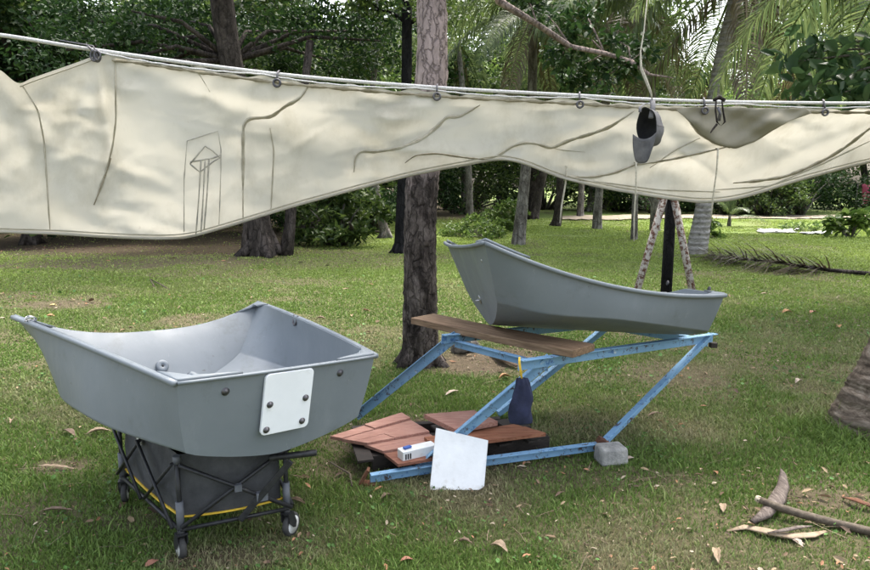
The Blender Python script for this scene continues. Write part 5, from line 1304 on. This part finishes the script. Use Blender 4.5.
for px, py, L, Wd, rz, cl, curl, lab in [
    (99, 435, .17, .075, .5, 'tan', .03, 'large curled tan leaf left of the wagon, right one of a pair'), (69, 436, .16, .08, -.5, 'brown', .025, 'large brown leaf left of the wagon, left one of a pair'), (58, 470, .24, .035, .1, 'tan', .012, 'long narrow dry leaf on the bare patch at the left'), (56, 514, .2, .045, -.05, 'brown', .018, 'long brown seed pod shaped leaf at the lower left'),
    (11, 424, .11, .05, -1.1, 'tan', .03, 'upright tan leaf near the left edge'), (407, 564, .07, .05, .3, 'red', .012, 'reddish leaf at the bottom edge left of centre'), (499, 552, .1, .075, -.6, 'tan', .03, 'tan curled leaf at the bottom below the white board'), (152, 567, .07, .055, .9, 'red', .01, 'reddish leaf at the bottom left of the front wheel'),
    (723, 511, .1, .055, 1.2, 'tan', .02, 'tan leaf standing left of the dark husk'), (717, 559, .15, .055, 1.25, 'tan', .03, 'large tan leaf at the bottom edge right of centre'), (797, 546, .07, .05, 2.0, 'pale', .012, 'pale leaf below the curled bark'), (53, 307, .13, .1, .2, 'yellow', .02, 'yellow leaf on the grass above the left dinghy bow'), (51, 318, .13, .08, .4, 'orange', .03, 'orange-red leaf just below the yellow one'),
    (787, 314, .16, .12, .1, 'orange', .04, 'orange leaf on the right lawn, left of a pair'), (813, 314, .14, .1, .5, 'red', .03, 'red leaf on the right lawn, right of a pair'), (838, 328, .12, .1, 1.2, 'orange', .03, 'small orange leaf on the right lawn below a pair'), (799, 384, .09, .07, .4, 'pale', .03, 'pale leaf on the grass left of the leaning palm'), (697, 336, .14, .1, .7, 'brown', .04, 'brown leaf beside the top corner of the trestle'),
    (700, 346, .11, .09, .2, 'orange', .03, 'orange leaf below the top corner of the trestle'), (655, 417, .16, .04, .4, 'brown', .02, 'narrow brown leaf right of the slanting leg'), (321, 320, .14, .06, 0, 'brown', .03, 'brown leaf on the grass behind the left dinghy'), (630, 461, .06, .04, .3, 'pale', .01, 'small pale chip right of the concrete block'), (465, 546, .08, .04, -.3, 'brown', .02, 'small brown leaf left of the tan curled leaf'), (560, 497, .1, .03, .8, 'brown', .01, 'narrow brown leaf right of the white board'),
    (297, 505, .14, .05, -.5, 'brown', .02, 'brown leaf right of the wagon wheel'), (387, 500, .09, .05, .7, 'brown', .02, 'brown leaf left of the white board'), (452, 395, .2, .05, .9, 'pale', .02, 'pale leaf standing behind the boards'), (765, 295, .2, .06, .4, 'tan', .02, 'tan leaf on the lawn right of the dinghy stern'), (505, 380, .13, .08, .2, 'orange', .04, 'orange-brown leaf under the bench plank')]:
    g = leaf_shape(L*.9, Wd*.62, curl*.5); o = g.build('fallen_leaf', M['fallen_'+cl], None, solid=.0012); o.location = G(px, py)+Vector((0, 0, .012)); o.rotation_euler = (random.uniform(-.2, .2), random.uniform(-.15, .15), rz)
    tag(o, lab, 'leaf', 'fallen leaves on the grass')
# litter nobody could count
n = 26000; r = np.exp(RNG.uniform(math.log(2), math.log(26), n)); th = RNG.uniform(-.74, .74, n); x = r*np.sin(th); y = r*np.cos(th); bb = bare(x, y)
keep = RNG.random(n) < (.06+.9*bb*bb+.2*np.clip((fbm(x, y, .6, 90)-.5)*6, 0, 1)); x, y, r = x[keep], y[keep], r[keep]; n = len(x)
sz = np.clip(RNG.lognormal(-3.9, .55, n), .008, .08)*np.clip(r/6, .8, 1.5)
V, Fc = leaf_geo(np.stack([x, y, ground_z(x, y)+.012+.012*RNG.random(n)], 1), 1.0, .42, 2.2)
V = V.reshape(n, 6, 3); c0 = V[:, :1]; V = c0+(V-c0)*sz[:, None, None]; V[:, :, 2] = np.maximum(V[:, :, 2], c0[:, :, 2]-.01)
pal = np.array([(.2, .14, .09), (.12, .08, .05), (.28, .21, .13), (.3, .16, .09), (.36, .3, .22), (.08, .055, .04)]); c = pal[RNG.integers(0, 6, n)]*RNG.uniform(.7, 1.2, n)[:, None]
o = np_mesh('leaf_litter', V.reshape(-1, 3), Fc, 4, M['litter'], colors=np.repeat(c, 6, 0)); tag(o, 'scattered small dead leaves and chips in the grass', 'leaf litter', kind='stuff')
n = 16000; r = np.exp(RNG.uniform(math.log(2), math.log(18), n)); th = RNG.uniform(-.74, .74, n); x = r*np.sin(th); y = r*np.cos(th)
w_ = fbm(x, y, .45, 55, 3); keep = (w_ > .57) & (RNG.random(n) < 1-bare(x, y)); x, y, r = x[keep], y[keep], r[keep]; n = len(x)
sz = RNG.uniform(.010, .026, n)*np.clip(r/4, .9, 2); z = ground_z(x, y)+RNG.uniform(.008, .03, n)
V, Fc = leaf_geo(np.stack([x, y, z], 1), 1.0, .75, 1.2); V = V.reshape(n, 6, 3); c0 = V[:, :1]; V = c0+(V-c0)*sz[:, None, None]
c = np.array([.07, .15, .035])*RNG.uniform(.6, 1.6, n)[:, None]
o = np_mesh('lawn_weeds', V.reshape(-1, 3), Fc, 4, M['grass'], colors=np.repeat(c, 6, 0)); tag(o, 'small broad-leaved weeds growing in the lawn', 'weeds', kind='stuff')
# twigs litter
V = []; Fc = []; Cc = []
for i in range(900):
    rr = math.exp(random.uniform(math.log(2.2), math.log(22))); tt = random.uniform(-.72, .72); xx, yy_ = rr*math.sin(tt), rr*math.cos(tt)
    if random.random() > .25+.75*float(bare(np.array([xx]), np.array([yy_]))[0]): continue
    a = random.uniform(0, PI); L = random.uniform(.03, .16)*(1 if rr < 8 else 1.8); w = .0018*max(1, rr/4); z = float(ground_z(np.array([xx]), np.array([yy_]))[0])+.014
    d = Vector((math.cos(a), math.sin(a), random.uniform(-.08, .2)))*L/2; s = Vector((-math.sin(a), math.cos(a), 0))*w; p = Vector((xx, yy_, z+abs(d.z))); k = len(V); mid = p+s*random.uniform(-6, 6)*.6
    V += [p-d-s, p-d+s, mid+s+Vector((0, 0, w)), mid-s+Vector((0, 0, w)), p+d+s, p+d-s]; Fc += [[k, k+1, k+2, k+3], [k+3, k+2, k+4, k+5]]; q = random.uniform(.5, 1.3); Cc += [(.17*q, .13*q, .09*q)]*6
o = np_mesh('twig_litter', np.array([tuple(v) for v in V]), Fc, 4, M['litter'], colors=np.array(Cc)); tag(o, 'scattered dry twigs and straws in the grass', 'twig litter', kind='stuff')

# stick, husk and bark at the lower right
def lying(name, pts, rad, mat, lab, cat, flat=1.0, jit=.06, tip=None, n=10):
    pts = [Vector(p) for p in pts]; b = pts[0].copy(); b.z = 0; g = MB(); g.tube([p-b for p in pts], rad, n, flat=flat, jit=jit); 
    if tip:
        root = empty(name, b, lab, cat); g.build('stem', mat, root); g = MB(); a, c = pts[0]-b, pts[1]-b; d = (a-c).normalized(); g.tube([a-d*.01, a+d*.006, a+d*.012], [rad[0]*1.02, rad[0]*.98, rad[0]*.7], n); g.build('cut_end', M['cutwood'], root); return root
    o = g.build(name, mat); o.location = b; tag(o, lab, cat); return o
lying('stick', [G(758, 499, .075), G(775, 506, .065), G(800, 514, .045), G(835, 523, .025), G(875, 533, .02), G(905, 540, .02)], [.017, .019, .0195, .02, .021, .021], M['stick'], 'straight brown stick with a pale cut end lying over the husk at lower right', 'stick', tip=True)
lying('husk', [G(752, 522, .02), G(765, 514, .04), G(777, 500, .045), G(783, 486, .05), G(783, 474, .07), G(781, 469, .085)], [.014, .03, .040, .03, .016, .004], M['husk'], 'dark curved palm husk under the stick at lower right', 'husk', flat=.6)
lying('bark_strip', [G(727, 531, .012), G(745, 527, .02), G(765, 531, .03), G(790, 536, .025), G(812, 535, .02), G(826, 531, .015)], [.006, .02, .026, .024, .02, .006], M['fallen_tan'], 'curled tan strip of bark below the stick at lower right', 'bark', flat=.35)
lying('bark_strip', [G(768, 533, .04), G(785, 530, .05), G(800, 527, .045), G(812, 526, .03)], [.005, .012, .011, .004], M['husk'], 'small dark bark sliver between the stick and the curled bark', 'bark', flat=.5)
lying('bark_strip', [G(842, 497, .02), G(856, 500, .04), G(872, 506, .03), G(885, 508, .02)], [.006, .022, .02, .008], M['rust'], 'reddish bark fragment at the right edge above the stick', 'bark', flat=.4)
lying('twig', [G(330, 462, .02), G(350, 474, .03), G(352, 486, .02)], [.004, .006, .004], M['stick'], 'short twig beside the left end of the trestle rail', 'twig')
lying('dead_branch', [G(335, 240, .05), G(346, 234, .25), G(352, 228, .5), G(349, 222, .75)], [.1, .07, .05, .02], M['bark_dark'], 'broken grey branch stub in front of the thin grey trunk', 'branch')
lying('dead_branch', [G(350, 232, .1), G(366, 231, .15), G(382, 232, .12)], [.05, .045, .02], M['bark_dark'], 'fallen dark branch lying beyond the broken stub', 'branch')
lying('branch_on_lawn', [G(170, 290, .02), G(160, 284, .05), G(150, 279, .03), G(158, 292, .02)], [.01, .012, .008, .005], M['stick'], 'thin fallen twig on the lawn behind the left dinghy', 'twig')
lying('root_stone', [G(455, 352, .0), G(462, 345, .08), G(472, 345, .05), G(480, 350, .0)], [.05, .1, .07, .03], M['bark_grey'], 'pale rough root lump at the right foot of the nearest tree', 'root', jit=.2)
lying('wood_chip', [G(490, 352, .02), G(505, 358, .06), G(517, 366, .03)], [.02, .05, .02], M['fallen_brown'], 'brown wood chunk lying by the tree under the plank', 'wood piece', flat=.5, jit=.2)
lying('stone', [G(341, 231, .05), G(346, 231, .14), G(352, 231, .06)], [.05, .13, .05], M['sheet'], 'small white lump at the foot of the bush', 'stone', jit=.15)

# ================================================================== SKY, SUN, CAMERA
el, az = math.radians(66), math.radians(32)   # veiled sun high, beyond the canvas and to the right
wd = bpy.data.worlds.new('World'); SC.world = wd; wd.use_nodes = True; nt = wd.node_tree
bg = nt.nodes.get('Background') or nt.nodes.new('ShaderNodeBackground')
sk = nt.nodes.new('ShaderNodeTexSky'); sk.sky_type = 'NISHITA'; sk.sun_disc = False; sk.sun_elevation = el; sk.sun_rotation = az; sk.dust_density = 6; sk.air_density = 1.2; sk.altitude = 0
hs = nt.nodes.new('ShaderNodeHueSaturation'); hs.inputs['Saturation'].default_value = .55; nt.links.new(sk.outputs[0], hs.inputs['Color']); nt.links.new(hs.outputs[0], bg.inputs[0]); bg.inputs[1].default_value = .15
sl = bpy.data.lights.new('sun', 'SUN'); sl.energy = 1.5; sl.angle = math.radians(16); sl.color = (1, .96, .9)
so = bpy.data.objects.new('sun', sl); COL.objects.link(so)
sd = Vector((math.sin(az)*math.cos(el), math.cos(az)*math.cos(el), math.sin(el)))
so.rotation_euler = sd.to_track_quat('Z', 'Y').to_euler(); so.location = (0, 0, 20)
cam = bpy.data.cameras.new('camera'); co = bpy.data.objects.new('camera', cam); COL.objects.link(co)
co.location = (0, 0, CAMZ); co.rotation_euler = (PI/2-TILT, 0, 0); cam.sensor_width = 36; cam.lens = F/870*36; cam.clip_end = 2000; cam.clip_start = .05
SC.camera = co
SC.view_settings.view_transform = 'Standard'; SC.view_settings.look = 'None'; SC.view_settings.exposure = 2.05; SC.view_settings.gamma = 1; SC.view_settings.use_curve_mapping = False
SC.cycles.max_bounces = 8; SC.cycles.transparent_max_bounces = 8
